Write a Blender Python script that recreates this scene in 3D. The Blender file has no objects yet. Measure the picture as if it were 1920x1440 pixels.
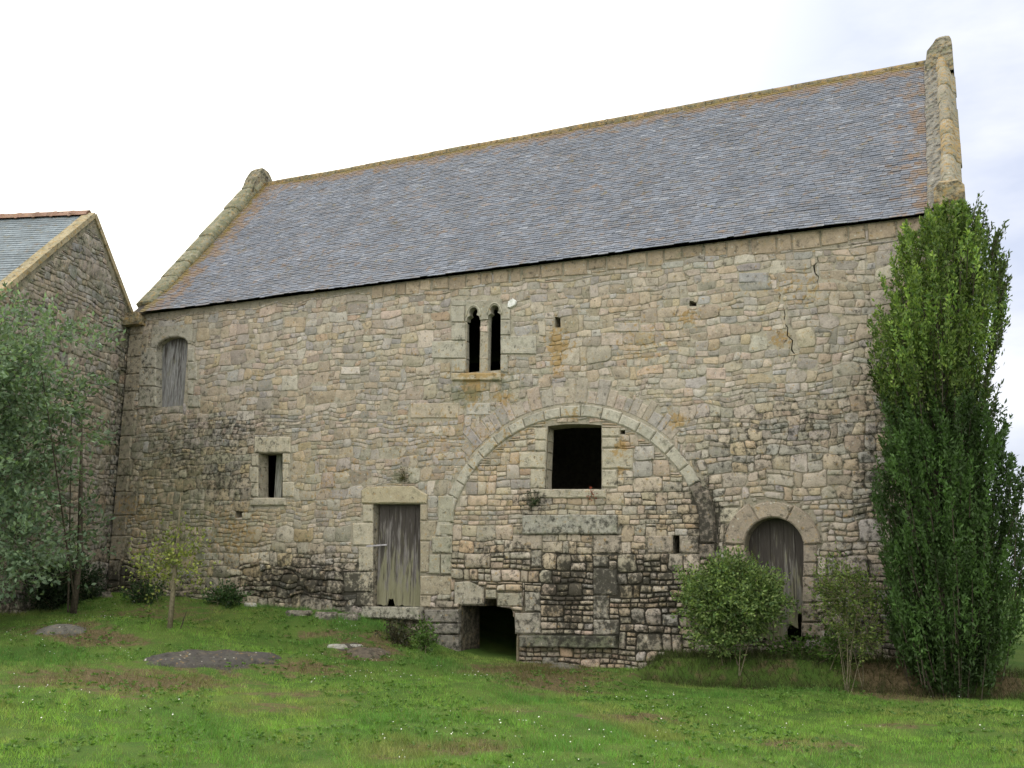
import bpy, bmesh, math, random
import numpy as np
from mathutils import Vector, noise, Matrix
from mathutils.geometry import delaunay_2d_cdt

# ------------------------------------------------------------------ camera
sc = bpy.context.scene
C = sc.collection
F, YAW, PITCH, ROLL = 1899.3, 0.4363, 0.1910, 0.0145
CAM = np.array([16.645, -15.956, 0.996])
FW = np.array([-math.sin(YAW) * math.cos(PITCH), math.cos(YAW) * math.cos(PITCH), math.sin(PITCH)])
_r = np.cross(FW, [0, 0, 1.0]); _r /= np.linalg.norm(_r); _u = np.cross(_r, FW)
RT = _r * math.cos(ROLL) + _u * math.sin(ROLL)
UP = -_r * math.sin(ROLL) + _u * math.cos(ROLL)
cd = bpy.data.cameras.new('camera'); cam = bpy.data.objects.new('camera', cd); C.objects.link(cam)
cd.sensor_width = 36; cd.lens = F * 36 / 1920; cd.clip_end = 3000; cd.clip_start = .1
m = Matrix(((RT[0], UP[0], -FW[0], CAM[0]), (RT[1], UP[1], -FW[1], CAM[1]), (RT[2], UP[2], -FW[2], CAM[2]), (0, 0, 0, 1)))
cam.matrix_world = m
sc.camera = cam

# ------------------------------------------------------------------ sky, sun, exposure
sc.view_settings.view_transform = 'Standard'
try: sc.view_settings.look = 'None'
except Exception: pass
sc.view_settings.exposure = 1.22
sc.view_settings.gamma = 1
sc.view_settings.use_curve_mapping = False
SUN_EL, SUN_AZ = math.radians(48), math.radians(-42)      # behind the barn, to its left
sdir = Vector((math.sin(SUN_AZ) * math.cos(SUN_EL), math.cos(SUN_AZ) * math.cos(SUN_EL), math.sin(SUN_EL)))
W = bpy.data.worlds.new('World'); sc.world = W; W.use_nodes = True
nt = W.node_tree; N = nt.nodes; Lk = nt.links
for n in list(N): N.remove(n)
out = N.new('ShaderNodeOutputWorld'); bg = N.new('ShaderNodeBackground'); bg.inputs[1].default_value = 0.12
sky = N.new('ShaderNodeTexSky'); sky.sky_type = 'NISHITA'; sky.sun_disc = False
sky.sun_elevation = SUN_EL; sky.sun_rotation = SUN_AZ; sky.air_density = 1.2; sky.dust_density = 2.5
tc = N.new('ShaderNodeTexCoord')
mp = N.new('ShaderNodeMapping'); mp.inputs['Scale'].default_value = (2.2, 2.2, 6.0)
Lk.new(tc.outputs['Generated'], mp.inputs[0])
nz = N.new('ShaderNodeTexNoise'); nz.inputs['Scale'].default_value = 1.5; nz.inputs['Detail'].default_value = 6; nz.inputs['Roughness'].default_value = .55
Lk.new(mp.outputs[0], nz.inputs['Vector'])
dt = N.new('ShaderNodeVectorMath'); dt.operation = 'DOT_PRODUCT'
Lk.new(tc.outputs['Generated'], dt.inputs[0]); dt.inputs[1].default_value = (.41, .88, .24)
mr = N.new('ShaderNodeMapRange'); mr.interpolation_type = 'SMOOTHSTEP'
mr.inputs[1].default_value = .50; mr.inputs[2].default_value = .97; mr.inputs[3].default_value = 1; mr.inputs[4].default_value = 0
Lk.new(dt.outputs['Value'], mr.inputs[0])
cw = N.new('ShaderNodeMix'); cw.data_type = 'RGBA'       # thick white cloud, brighter toward the hidden sun
cw.inputs[6].default_value = (2.30, 2.47, 3.02, 1); cw.inputs[7].default_value = (7.6, 7.4, 6.7, 1)
na = N.new('ShaderNodeMapRange'); na.inputs[1].default_value = .35; na.inputs[2].default_value = .68; na.inputs[3].default_value = -.10; na.inputs[4].default_value = .22
Lk.new(nz.outputs[0], na.inputs[0]); ad = N.new('ShaderNodeMath'); ad.operation = 'ADD'; ad.use_clamp = True
Lk.new(mr.outputs[0], ad.inputs[0]); Lk.new(na.outputs[0], ad.inputs[1]); Lk.new(ad.outputs[0], cw.inputs[0])
m2 = N.new('ShaderNodeMapRange'); m2.inputs[1].default_value = .3; m2.inputs[2].default_value = .75; m2.inputs[3].default_value = .84; m2.inputs[4].default_value = .99
Lk.new(nz.outputs[0], m2.inputs[0])
mx = N.new('ShaderNodeMix'); mx.data_type = 'RGBA'
Lk.new(m2.outputs[0], mx.inputs[0]); Lk.new(sky.outputs[0], mx.inputs[6]); Lk.new(cw.outputs[2], mx.inputs[7])
Lk.new(mx.outputs[2], bg.inputs[0]); Lk.new(bg.outputs[0], out.inputs[0])
sl = bpy.data.lights.new('sun', 'SUN'); sl.energy = 0.6; sl.angle = math.radians(25); sl.color = (1, .95, .86)
so = bpy.data.objects.new('sun', sl); C.objects.link(so); so.rotation_euler = sdir.to_track_quat('Z', 'Y').to_euler(); so.location = (0, 20, 30)

# ------------------------------------------------------------------ helpers
rnd = random.Random(7)
nr = np.random.default_rng(11)

def onp(u, v, Y=0.0):
    """the point of the upright plane y=Y seen at photo pixel u, v"""
    d = FW * F + RT * (u - 960) - UP * (v - 720); t = (Y - CAM[1]) / d[1]
    return CAM + t * d

def P2(u, v, Y=0.0):
    p = onp(u, v, Y); return (float(p[0]), float(p[2]))

def topx(x, y, z):
    d = np.array([x, y, z], float) - CAM; w = d @ FW
    return 960 + F * (d @ RT) / w, 720 - F * (d @ UP) / w

def props(o, label=None, cat=None, group=None, kind=None):
    if label: o['label'] = label
    if cat: o['category'] = cat
    if group: o['group'] = group
    if kind: o['kind'] = kind
    return o

def empty(name, loc=(0, 0, 0), label=None, cat=None, group=None, parent=None):
    o = bpy.data.objects.new(name, None); C.objects.link(o); o.location = loc; o.empty_display_size = .2
    if parent: o.parent = parent
    return props(o, label, cat, group)

def obj(name, V, Fc, mat, parent=None, attrs=None, smooth=False, kind=None, center=False):
    V = np.asarray(V, float)
    off = V.mean(0) if center else np.zeros(3)
    me = bpy.data.meshes.new(name)
    if isinstance(Fc, np.ndarray) and Fc.ndim == 2:
        n, k = Fc.shape
        me.vertices.add(len(V)); me.vertices.foreach_set('co', (V - off).ravel())
        me.loops.add(n * k); me.loops.foreach_set('vertex_index', Fc.ravel().astype(np.int32))
        me.polygons.add(n); me.polygons.foreach_set('loop_start', np.arange(0, n * k, k, dtype=np.int32))
        me.update(calc_edges=True)
    else:
        me.from_pydata([tuple(v) for v in (V - off)], [], [tuple(int(i) for i in f) for f in Fc])
    if attrs:
        for an, av in attrs.items():
            a = me.attributes.new(an, 'FLOAT_COLOR', 'POINT'); av = np.asarray(av, float)
            if av.ndim == 1: av = np.tile(av, (len(V), 1))
            if av.shape[1] == 3: av = np.c_[av, np.ones(len(av))]
            a.data.foreach_set('color', av.ravel())
    if smooth: me.polygons.foreach_set('use_smooth', np.ones(len(me.polygons), bool))
    me.materials.append(mat)
    o = bpy.data.objects.new(name, me); C.objects.link(o); o.location = off
    if parent: o.parent = parent
    if kind: o['kind'] = kind
    return o

class Bag:
    """collects pieces; the largest become objects of their own, the rest one joined part"""
    def __init__(s): s.p = []
    def add(s, V, Fc, col, stain, score): s.p.append((score, np.asarray(V, float), Fc, col, stain))
    def build(s, name, rest, mat, parent, limit=300, smooth=True):
        s.p.sort(key=lambda q: -q[0])
        for sco, V, Fc, col, st in s.p[:limit]:
            obj(name, V, Fc, mat, parent, {'Col': col, 'Stain': st}, smooth, center=True)
        r = s.p[limit:]
        if r:
            Vs, Fs, Cs, Ss, o = [], [], [], [], 0
            for sco, V, Fc, col, st in r:
                Vs.append(V); Fs += [[i + o for i in f] for f in Fc]; o += len(V)
                c = np.asarray(col, float); Cs.append(c if c.ndim == 2 else np.tile(c, (len(V), 1)))
                c = np.asarray(st, float); Ss.append(c if c.ndim == 2 else np.tile(c, (len(V), 1)))
            obj(rest, np.vstack(Vs), Fs, mat, parent, {'Col': np.vstack(Cs), 'Stain': np.vstack(Ss)}, smooth, kind='stuff')

def nv(x, y, z=0.0): return noise.noise(Vector((x, y, z)))
def sstep(a, b, x):
    t = np.clip((x - a) / (b - a), 0, 1); return t * t * (3 - 2 * t)

# ------------------------------------------------------------------ materials
def newmat(name):
    m = bpy.data.materials.new(name); m.use_nodes = True; t = m.node_tree
    for n in list(t.nodes): t.nodes.remove(n)
    return m, t
class G:
    def __init__(s, t): s.t = t
    def n(s, ty, **kw):
        n = s.t.nodes.new(ty)
        for k, v in kw.items(): setattr(n, k, v)
        return n
    def L(s, a, b): s.t.links.new(a, b)
    def noise(s, vec, scale, detail=4, rough=.55, dist=0):
        n = s.n('ShaderNodeTexNoise'); n.inputs['Scale'].default_value = scale; n.inputs['Detail'].default_value = detail
        n.inputs['Roughness'].default_value = rough; n.inputs['Distortion'].default_value = dist
        if vec: s.L(vec, n.inputs['Vector'])
        return n.outputs[0]
    def math(s, op, a, b=None, c=None):
        n = s.n('ShaderNodeMath', operation=op)
        for i, v in enumerate((a, b, c)):
            if v is None: continue
            if isinstance(v, (int, float)): n.inputs[i].default_value = v
            else: s.L(v, n.inputs[i])
        return n.outputs[0]
    def mr(s, v, a, b, c=0., d=1., smooth=True):
        n = s.n('ShaderNodeMapRange'); n.interpolation_type = 'SMOOTHSTEP' if smooth else 'LINEAR'
        s.L(v, n.inputs[0])
        for i, q in enumerate((a, b, c, d)): n.inputs[i + 1].default_value = q
        return n.outputs[0]
    def mix(s, f, a, b, mode='MIX'):
        n = s.n('ShaderNodeMix', data_type='RGBA', blend_type=mode); 
        if isinstance(f, (int, float)): n.inputs[0].default_value = f
        else: s.L(f, n.inputs[0])
        for i, v in ((6, a), (7, b)):
            if isinstance(v, tuple): n.inputs[i].default_value = (*v[:3], 1)
            else: s.L(v, n.inputs[i])
        return n.outputs[2]
    def attr(s, name): return s.n('ShaderNodeAttribute', attribute_name=name)
    def pos(s, sc=(1, 1, 1)):
        g = s.n('ShaderNodeNewGeometry'); m = s.n('ShaderNodeMapping'); m.inputs['Scale'].default_value = sc
        s.L(g.outputs['Position'], m.inputs[0]); return m.outputs[0]
    def finish(s, col, rough=.9, height=None, dist=.01, strength=.6, spec=.25):
        b = s.n('ShaderNodeBsdfPrincipled'); o = s.n('ShaderNodeOutputMaterial')
        if isinstance(col, tuple): b.inputs['Base Color'].default_value = (*col, 1)
        else: s.L(col, b.inputs['Base Color'])
        if isinstance(rough, (int, float)): b.inputs['Roughness'].default_value = rough
        else: s.L(rough, b.inputs['Roughness'])
        b.inputs['Specular IOR Level'].default_value = spec
        if height is not None:
            p = s.n('ShaderNodeBump'); p.inputs['Distance'].default_value = dist; p.inputs['Strength'].default_value = strength
            s.L(height, p.inputs['Height']); s.L(p.outputs[0], b.inputs['Normal'])
        s.L(b.outputs[0], o.inputs[0]); return b

def stone_mat(name, bumpd=.02, spots=True):
    m, t = newmat(name); g = G(t); p = g.pos()
    col = g.attr('Col').outputs[0]; st = g.attr('Stain').outputs[0]
    sp = g.n('ShaderNodeSeparateColor'); g.L(st, sp.inputs[0])
    n1 = g.noise(p, 7, 6, .6); n2 = g.noise(p, 38, 5, .65); n3 = g.noise(p, 170, 3, .6); n4 = g.noise(p, 2.2, 5, .6)
    v = g.math('ADD', g.mr(n1, .25, .75, .80, 1.22, False), g.mr(n2, .25, .75, -.20, .20, False))
    v = g.math('ADD', v, g.mr(n3, .3, .7, -.20, .20, False))
    vc = g.n('ShaderNodeCombineColor'); [g.L(v, vc.inputs[i]) for i in range(3)]
    c = g.mix(1., col, vc.outputs[0], 'MULTIPLY')
    # warm/cool drift
    c = g.mix(g.mr(n4, .5, .7, 0, .45), c, g.mix(1., c, (.90, .93, .98), 'MULTIPLY'))
    c = g.mix(g.mr(g.noise(p, 4.3, 5, .6), .54, .78, 0, .35), c, (.33, .25, .165))
    # pale lichen discs
    if spots:
        vo = g.n('ShaderNodeTexVoronoi'); vo.inputs['Scale'].default_value = 9; g.L(p, vo.inputs['Vector'])
        dd = g.math('ADD', vo.outputs['Distance'], g.mr(n2, .2, .8, -.1, .1, False))
        c = g.mix(g.mr(dd, .10, .15, .75, 0), c, (.50, .49, .44))
    # ochre lichen, moss, black algae
    o = g.math('ADD', sp.outputs[2], g.mr(g.noise(p, 14, 7, .65), .3, .7, -.55, .35, False))
    c = g.mix(g.mr(o, .10, .42, 0, .75), c, (.34, .215, .07))
    gr = g.math('ADD', sp.outputs[1], g.mr(g.noise(p, 6, 8, .7), .3, .7, -.6, .4, False))
    c = g.mix(g.mr(gr, .0, .6, 0, .7), c, (.13, .145, .09))
    bl = g.math('ADD', sp.outputs[0], g.mr(g.noise(p, 11, 8, .72), .3, .7, -.65, .45, False))
    c = g.mix(g.mr(bl, .0, .58, 0, .88), c, (.028, .027, .023))
    h = g.math('ADD', g.math('MULTIPLY', n1, .5), g.math('ADD', g.math('MULTIPLY', n2, .4), g.math('MULTIPLY', n3, .15)))
    g.finish(c, .93, h, bumpd, .9, .15)
    return m
M_STONE = stone_mat('granite'); M_MORTAR = stone_mat('lime_mortar', .03, False); M_COPE = stone_mat('coping_granite')

def slate_mat():
    m, t = newmat('slate'); g = G(t); p = g.pos()
    col = g.attr('Col').outputs[0]; sp = g.n('ShaderNodeSeparateColor'); g.L(g.attr('Stain').outputs[0], sp.inputs[0])
    n1 = g.noise(p, 14, 5); n2 = g.noise(p, 60, 4); n3 = g.noise(p, 1.3, 5, .6)
    v = g.math('ADD', g.mr(n1, .25, .75, .75, 1.25, False), g.mr(n2, .25, .75, -.18, .18, False))
    v = g.math('MULTIPLY', v, g.mr(n3, .3, .7, .82, 1.18, False))
    vc = g.n('ShaderNodeCombineColor'); [g.L(v, vc.inputs[i]) for i in range(3)]
    c = g.mix(1., col, vc.outputs[0], 'MULTIPLY')
    o = g.math('ADD', sp.outputs[2], g.mr(g.noise(p, 4.5, 8, .72), .3, .7, -.62, .42, False))
    c = g.mix(g.mr(o, .1, .5, 0, .6), c, (.24, .14, .06))
    gr = g.math('ADD', sp.outputs[1], g.mr(g.noise(p, 5, 8, .7), .3, .7, -.6, .4, False))
    c = g.mix(g.mr(gr, .05, .5, 0, .8), c, (.20, .15, .04))
    vo = g.n('ShaderNodeTexVoronoi'); vo.inputs['Scale'].default_value = 3.4; g.L(p, vo.inputs['Vector'])
    c = g.mix(g.mr(vo.outputs['Distance'], .045, .075, .5, 0), c, (.45, .46, .46))  # pale flecks: glints on the slates, painted into the colour
    g.finish(c, .8, n1, .006, .6, .25)
    return m
M_SLATE = slate_mat()

def simple(name, col, rough=.8, var=.25, scale=12, spec=.25, metallic=0):
    m, t = newmat(name); g = G(t); p = g.pos(); n = g.noise(p, scale, 5)
    a = tuple(c * (1 - var) for c in col); b = tuple(c * (1 + var) for c in col)
    bs = g.finish(g.mix(g.mr(n, .3, .7), a, b), rough, n, .008, .5, spec); bs.inputs['Metallic'].default_value = metallic
    return m
M_IRON = simple('galvanised_iron', (.38, .36, .40), .5, metallic=.5)
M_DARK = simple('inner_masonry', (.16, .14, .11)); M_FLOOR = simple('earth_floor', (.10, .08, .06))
M_BARK = simple('bark', (.065, .055, .042), .95, .4, 30); M_TWIG = simple('pale_stem', (.16, .14, .095), .9, .3, 30)
M_ROCKP = simple('plank_underside', (.08, .07, .06))
M_RENDER = simple('side_masonry', (.26, .23, .18), .95, .35, 5)

def wood_mat():
    m, t = newmat('weathered_boards'); g = G(t); p = g.pos((22, 22, 1.6)); p1 = g.pos()
    n1 = g.noise(p, 2.2, 6, .65); n2 = g.noise(p, 7, 4, .6); n3 = g.noise(p1, 5, 5, .6)
    sp = g.n('ShaderNodeSeparateColor'); g.L(g.attr('Stain').outputs[0], sp.inputs[0])
    col = g.attr('Col').outputs[0]
    v = g.math('ADD', g.mr(n1, .3, .7, .45, 1.35, False), g.mr(n2, .3, .7, -.25, .25, False))
    vc = g.n('ShaderNodeCombineColor'); [g.L(v, vc.inputs[i]) for i in range(3)]
    c = g.mix(1., col, vc.outputs[0], 'MULTIPLY')
    gr = g.math('ADD', sp.outputs[1], g.mr(g.noise(g.pos((9, 9, 2)), 1.5, 6, .6), .3, .7, -.5, .4, False))
    c = g.mix(g.mr(gr, .05, .5, 0, .65), c, (.24, .235, .13))
    bl = g.math('ADD', sp.outputs[0], g.mr(g.noise(g.pos((12, 12, 1.2)), 2, 6, .6), .3, .7, -.5, .4, False))
    c = g.mix(g.mr(bl, .05, .5, 0, .85), c, (.045, .038, .035))
    g.finish(c, .85, n1, .006, .8, .2)
    return m
M_WOOD = wood_mat()

def leaf_mat(name, trans=.35, rough=.5):
    m, t = newmat(name); g = G(t)
    col = g.attr('Col').outputs[0]
    n = g.noise(g.pos(), 3, 3)
    c = g.mix(g.mr(n, .3, .7, 0, .4), col, g.mix(1., col, (.6, .68, .6), 'MULTIPLY'))
    b = g.n('ShaderNodeBsdfPrincipled'); g.L(c, b.inputs['Base Color']); b.inputs['Roughness'].default_value = rough; b.inputs['Specular IOR Level'].default_value = .3
    tr = g.n('ShaderNodeBsdfTranslucent'); g.L(g.mix(1., c, (1.25, 1.3, .6), 'MULTIPLY'), tr.inputs[0])
    mxs = g.n('ShaderNodeMixShader'); mxs.inputs[0].default_value = trans
    g.L(b.outputs[0], mxs.inputs[1]); g.L(tr.outputs[0], mxs.inputs[2])
    o = g.n('ShaderNodeOutputMaterial'); g.L(mxs.outputs[0], o.inputs[0]); return m
M_LEAF = leaf_mat('leaf'); M_GRASS = leaf_mat('grass_blade', .3, .6)
M_DAISY = simple('white_petal', (.8, .8, .76), .7, .1)

def ground_mat():
    m, t = newmat('lawn_soil'); g = G(t); p = g.pos()
    sp = g.n('ShaderNodeSeparateColor'); g.L(g.attr('Stain').outputs[0], sp.inputs[0])
    n1 = g.noise(p, 1.1, 6, .6); n2 = g.noise(p, 18, 6, .7); n3 = g.noise(p, 90, 3, .6)
    c = g.mix(g.mr(n1, .35, .65), (.055, .115, .022), (.10, .155, .035))
    c = g.mix(g.mr(n2, .5, .75, 0, .6), c, (.10, .09, .04))
    e = g.math('ADD', sp.outputs[0], g.mr(g.noise(p, 5, 7, .7), .3, .7, -.5, .4, False))
    c = g.mix(g.mr(e, .1, .5), c, g.mix(g.mr(n2, .35, .65), (.085, .068, .038), (.17, .13, .075)))
    k = g.math('ADD', sp.outputs[1], g.mr(g.noise(p, 6, 7, .7), .3, .7, -.35, .3, False))
    c = g.mix(g.mr(k, .25, .5), c, g.mix(g.mr(n2, .3, .7), (.055, .05, .045), (.12, .11, .10)))
    h = g.math('ADD', n2, g.math('MULTIPLY', n3, .5))
    g.finish(c, .95, h, .03, .8, .1)
    return m
M_GROUND = ground_mat()

# ------------------------------------------------------------------ ground
WBX = np.array([-30, -6, -1, 0, 3, 6, 7.1, 7.9, 8.6, 9.5, 11.7, 12.0, 13.4, 15.5, 17, 22, 60])
WBZ = np.array([1.2, .85, .70, .62, .50, .36, .20, -.12, -.30, -.36, -.36, -.12, -.05, -.10, -.18, -.1, .3])
LWX = np.array([-30, -4, 0, 4, 7, 9, 12, 17, 22, 60]); LWZ = np.array([.9, .65, .42, .12, -.16, -.34, -.44, -.44, -.42, -.3])
def hgt(x, y):
    x = np.asarray(x, float); y = np.asarray(y, float)
    wb = np.interp(x, WBX, WBZ); lw = np.interp(x, LWX, LWZ)
    near = -.60 + .035 * np.clip(10 - x, 0, 12)
    a = sstep(0, 1, np.clip((-y - .55) / np.where(x > 11.8, .45, 2.2), 0, 1))      # wall foot -> lawn (a steep bank at the right)
    b = np.clip((-y - 1) / 12, 0, 1)
    z = wb * (1 - a) + (lw * (1 - b) + near * b) * a
    z = np.where(y > 0, wb + .02 * np.clip(y, 0, 60), z)
    z = z + .05 * np.sin(x * .9 + y * .55) * np.exp(-((y + 6) / 5) ** 2) + .03 * np.sin(x * 2.1 - y * 1.3 + 1)* np.clip(-y/2,0,1)
    # mound carrying the flat rocks on the left
    z = z + .22 * np.exp(-(((x - 4.6) / 2.6) ** 2 + ((y + 3.4) / 1.0) ** 2)) - .10 * np.exp(-(((x - 4.2) / 3) ** 2 + ((y + 5.6) / .8) ** 2))
    return z
def gpt(u, v):
    d = FW * F + RT * (u - 960) - UP * (v - 720); d = d / np.linalg.norm(d); t = 3.
    while t < 80:
        p = CAM + d * t
        if p[2] < hgt(p[0], p[1]): return p
        t += .02
    return CAM + d * 80

PATCH = []      # (u, v, ru, rv, kind, strength) seen bare patches turned into ground ellipses
def gpatch(u, v, ru, rv, kind, s):
    c = gpt(u, v); a = gpt(u - ru, v); b = gpt(u, v - rv); e = gpt(u, v + rv)
    PATCH.append((c[0], c[1], np.hypot(*(a - c)[:2]), .5 * np.hypot(*(b - e)[:2]), math.atan2((a - c)[1], (a - c)[0]), kind, s))
gpatch(400, 1237, 150, 17, 1, 1.0); gpatch(130, 1182, 105, 11, 0, .9); gpatch(110, 1184, 50, 7, 1, .6)
gpatch(690, 1222, 70, 18, 0, .8); gpatch(655, 1215, 40, 8, 1, .7); gpatch(250, 1285, 220, 26, 0, .62); gpatch(560, 1250, 80, 16, 0, .6)
gpatch(1020, 1262, 115, 20, 0, 1.1); gpatch(520, 1328, 120, 8, 0, .4); gpatch(1180, 1345, 90, 9, 0, .5); gpatch(860, 1405, 120, 14, 0, .55)
gpatch(1520, 1395, 110, 10, 0, .42); gpatch(1670, 1362, 60, 8, 0, .42); gpatch(560, 1300, 150, 8, 0, .4); gpatch(950, 1330, 90, 7, 0, .35)
gpatch(720, 1200, 60, 12, 0, .5); gpatch(280, 1160, 60, 8, 0, .35); gpatch(600, 1190, 60, 8, 0, .4)
gpatch(1700, 1262, 90, 26, 0, .9); gpatch(1880, 1270, 50, 10, 0, .6)
def gmask(x, y):
    e = np.zeros(np.shape(x)); k = np.zeros(np.shape(x))
    for cx, cy, ra, rb, an, kd, s in PATCH:
        dx, dy = x - cx, y - cy
        a = (dx * math.cos(an) + dy * math.sin(an)) / ra; b = (-dx * math.sin(an) + dy * math.cos(an)) / rb
        rr = np.sqrt(a * a + b * b) + .30 * np.sin(x * 3.1 + 2 * np.sin(y * 4.)) * np.sin(y * 5.3 + x) + .18 * np.sin(x * 8 + y * 6) * np.sin(y * 11 - x * 4); v = s * (1 - sstep(.3, 1.6 if not kd else 1.3, rr))
        if kd: k = np.maximum(k, v); e = np.maximum(e, v * .8)
        else: e = np.maximum(e, v)
    bank = (np.asarray(x) > 11.8) & (np.asarray(y) > -1.2) & (np.asarray(y) < .3)
    e = np.where(bank, np.maximum(e, .18), e)
    return e, k
gx = np.unique(np.concatenate([np.linspace(-400, -14, 18), np.arange(-14, 26, .16), np.linspace(26, 400, 18)]))
gy = np.unique(np.concatenate([np.linspace(-60, -17, 16), np.arange(-17, 1.0, .14), np.linspace(1, 20, 20), np.linspace(20, 500, 18)]))
X, Y = np.meshgrid(gx, gy); Z = hgt(X, Y)
Z += np.array([[.030 * nv(x * 1.6, y * 1.6) + .016 * nv(x * 4.5, y * 4.5) for x in gx] for y in gy])
e, k = gmask(X, Y)
ny, nx = X.shape; idx = np.arange(nx * ny).reshape(ny, nx)
# leave the ground out beneath the barn's floor is not needed: the floor lies above it
Q = np.stack([idx[:-1, :-1], idx[:-1, 1:], idx[1:, 1:], idx[1:, :-1]], -1).reshape(-1, 4)
props(obj('ground', np.stack([X, Y, Z], -1).reshape(-1, 3), Q, M_GROUND, attrs={'Stain': np.stack([e, k, 0 * e], -1).reshape(-1, 3)}, smooth=True), kind='structure')

# ------------------------------------------------------------------ the barn
LEN, THK, EAVE, RIDGE, DEP = 16.65, .75, 6.57, 10.91, 3.66
barn = empty('stone_barn', (0, 0, 0), 'long medieval granite barn with steep slate roof, blocked great arch and twin lancet window', 'barn')
front = empty('front_wall', parent=barn); roofE = empty('roof', parent=barn)

# stains: (u, v, ru, rv, channel, strength)   0 black algae, 1 moss, 2 ochre lichen
ST = [(1062, 1110, 55, 80, 0, .86), (1165, 1085, 150, 60, 0, .66), (1200, 1180, 100, 50, 0, .62), (1250, 1120, 110, 90, 0, .56), (1110, 1055, 200, 16, 0, .5), (560, 1095, 120, 50, 0, .76), (650, 1110, 60, 50, 0, .66), (900, 1060, 60, 40, 0, .3),
      (430, 810, 110, 50, 0, .32), (340, 850, 60, 60, 0, .34), (420, 890, 60, 70, 0, .38), (250, 900, 60, 120, 0, .20), (230, 1090, 60, 40, 0, .7), (340, 960, 120, 220, 1, .42), (300, 850, 110, 120, 1, .4), (260, 700, 60, 160, 0, .22),
      (1500, 800, 190, 70, 0, .26), (1400, 840, 120, 60, 0, .26), (1640, 900, 60, 300, 0, .30), (1320, 980, 40, 75, 0, .62), (1600, 1120, 120, 110, 0, .42), (1640, 1180, 90, 60, 0, .5),
      (1080, 985, 110, 18, 0, .5), (940, 1030, 90, 20, 0, .42), (1000, 940, 40, 25, 0, .45), (1180, 905, 60, 40, 0, .2), (1240, 960, 90, 80, 0, .28), (900, 1180, 80, 60, 0, .45),
      (1080, 1200, 100, 16, 0, .6), (1080, 1205, 110, 20, 1, .6), (740, 1165, 70, 12, 0, .6), (830, 1120, 30, 60, 0, .25), (1000, 1120, 25, 70, 0, .4),
      (1043, 655, 12, 45, 2, .75), (1050, 645, 30, 18, 2, .5), (885, 725, 20, 30, 2, .75), (1164, 855, 8, 32, 2, .9), (1290, 595, 22, 14, 2, .6), (1270, 790, 18, 12, 2, .7), (900, 703, 60, 8, 2, .6), (1465, 635, 18, 18, 2, .55), (945, 745, 20, 14, 2, .55),
      (1075, 780, 12, 8, 2, .7), (1200, 640, 60, 60, 2, .22), (1500, 540, 60, 40, 2, .26), (880, 830, 200, 80, 2, .2), (620, 900, 120, 80, 2, .16), (440, 1000, 60, 60, 2, .3), (260, 960, 60, 60, 2, .25), (870, 740, 40, 24, 1, .5), (950, 720, 40, 20, 1, .45),
      (750, 895, 25, 12, 1, .6), (1300, 450, 300, 16, 0, .16)]
def stains(V):
    V = np.asarray(V, float); d = V - CAM; w = d @ FW
    u = 960 + F * (d @ RT) / w; v = 720 - F * (d @ UP) / w
    S = np.zeros((len(V), 3)); S[:, 0] = .05; S[:, 1] = .06; S[:, 2] = .05
    for cu, cv, ru, rv, ch, s in ST:
        q = ((u - cu) / ru) ** 2 + ((v - cv) / rv) ** 2
        S[:, ch] = np.maximum(S[:, ch], s * np.exp(-q * .9) * 1.12)
    # damp foot of the wall
    S[:, 0] = np.maximum(S[:, 0], .30 * (1 - sstep(.1, .9, V[:, 2] - np.interp(V[:, 0], WBX, WBZ))))
    return S

PAL = [((.430, .365, .265), 5), ((.395, .360, .290), 4), ((.440, .350, .255), 2.4), ((.455, .365, .225), 1.8), ((.510, .460, .360), 1.6), ((.310, .280, .225), 1.1), ((.355, .345, .31), 2), ((.46, .33, .215), .6)]
_pw = [w for c, w in PAL]
def pick(r):
    c = np.array(r.choices([c for c, w in PAL], _pw)[0]) * .60 + np.array((.415, .358, .272)) * .40; c = c * np.array((.955, .965, 1.09)); return np.clip(c * r.uniform(.80, 1.16) * np.array([r.uniform(.96, 1.04), 1, r.uniform(.94, 1.06)]), 0, 1)

def inpoly(px, pz, poly):
    ins = np.zeros(px.shape, bool); n = len(poly)
    for i in range(n):
        x1, z1 = poly[i]; x2, z2 = poly[(i + 1) % n]
        c = ((z1 > pz) != (z2 > pz)) & (px < (x2 - x1) * (pz - z1) / ((z2 - z1) if abs(z2 - z1) > 1e-9 else 1e-9) + x1)
        ins ^= c
    return ins
def pxr(x0, y0, x1, y1): return [P2(x0, y1), P2(x1, y1), P2(x1, y0), P2(x0, y0)]
def pxp(pts): return [P2(*q) for q in pts]

# --- openings through the wall
def head(cx, hw, z0, zs, zt):
    """trefoil headed light: foot z0, springing zs, top zt"""
    p = [(cx - hw, z0), (cx + hw, z0), (cx + hw, zs)]
    r = hw * .66
    p += [(cx + hw * .93, zs + .05), (cx + hw * .50, zs + .085)]
    for a in range(-20, 201, 20):
        p.append((cx + r * math.cos(math.radians(a)), zt - r + r * math.sin(math.radians(a))))
    p += [(cx - hw * .50, zs + .085), (cx - hw * .93, zs + .05), (cx - hw, zs)]
    return p
wl0 = P2(874, 699); wl1 = P2(899, 699); wr0 = P2(914, 699); wr1 = P2(939, 699)
zs = P2(890, 600)[1]; ztl = P2(887, 577)[1]; ztr = P2(925, 573)[1]
lightL = head((wl0[0] + wl1[0]) / 2, (wl1[0] - wl0[0]) / 2, wl0[1], zs, ztl)
lightR = head((wr0[0] + wr1[0]) / 2, (wr1[0] - wr0[0]) / 2, wl0[1], zs, ztl)
RDC, RDR, RDZ = (13.678, 1.55), .446, .14
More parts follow.
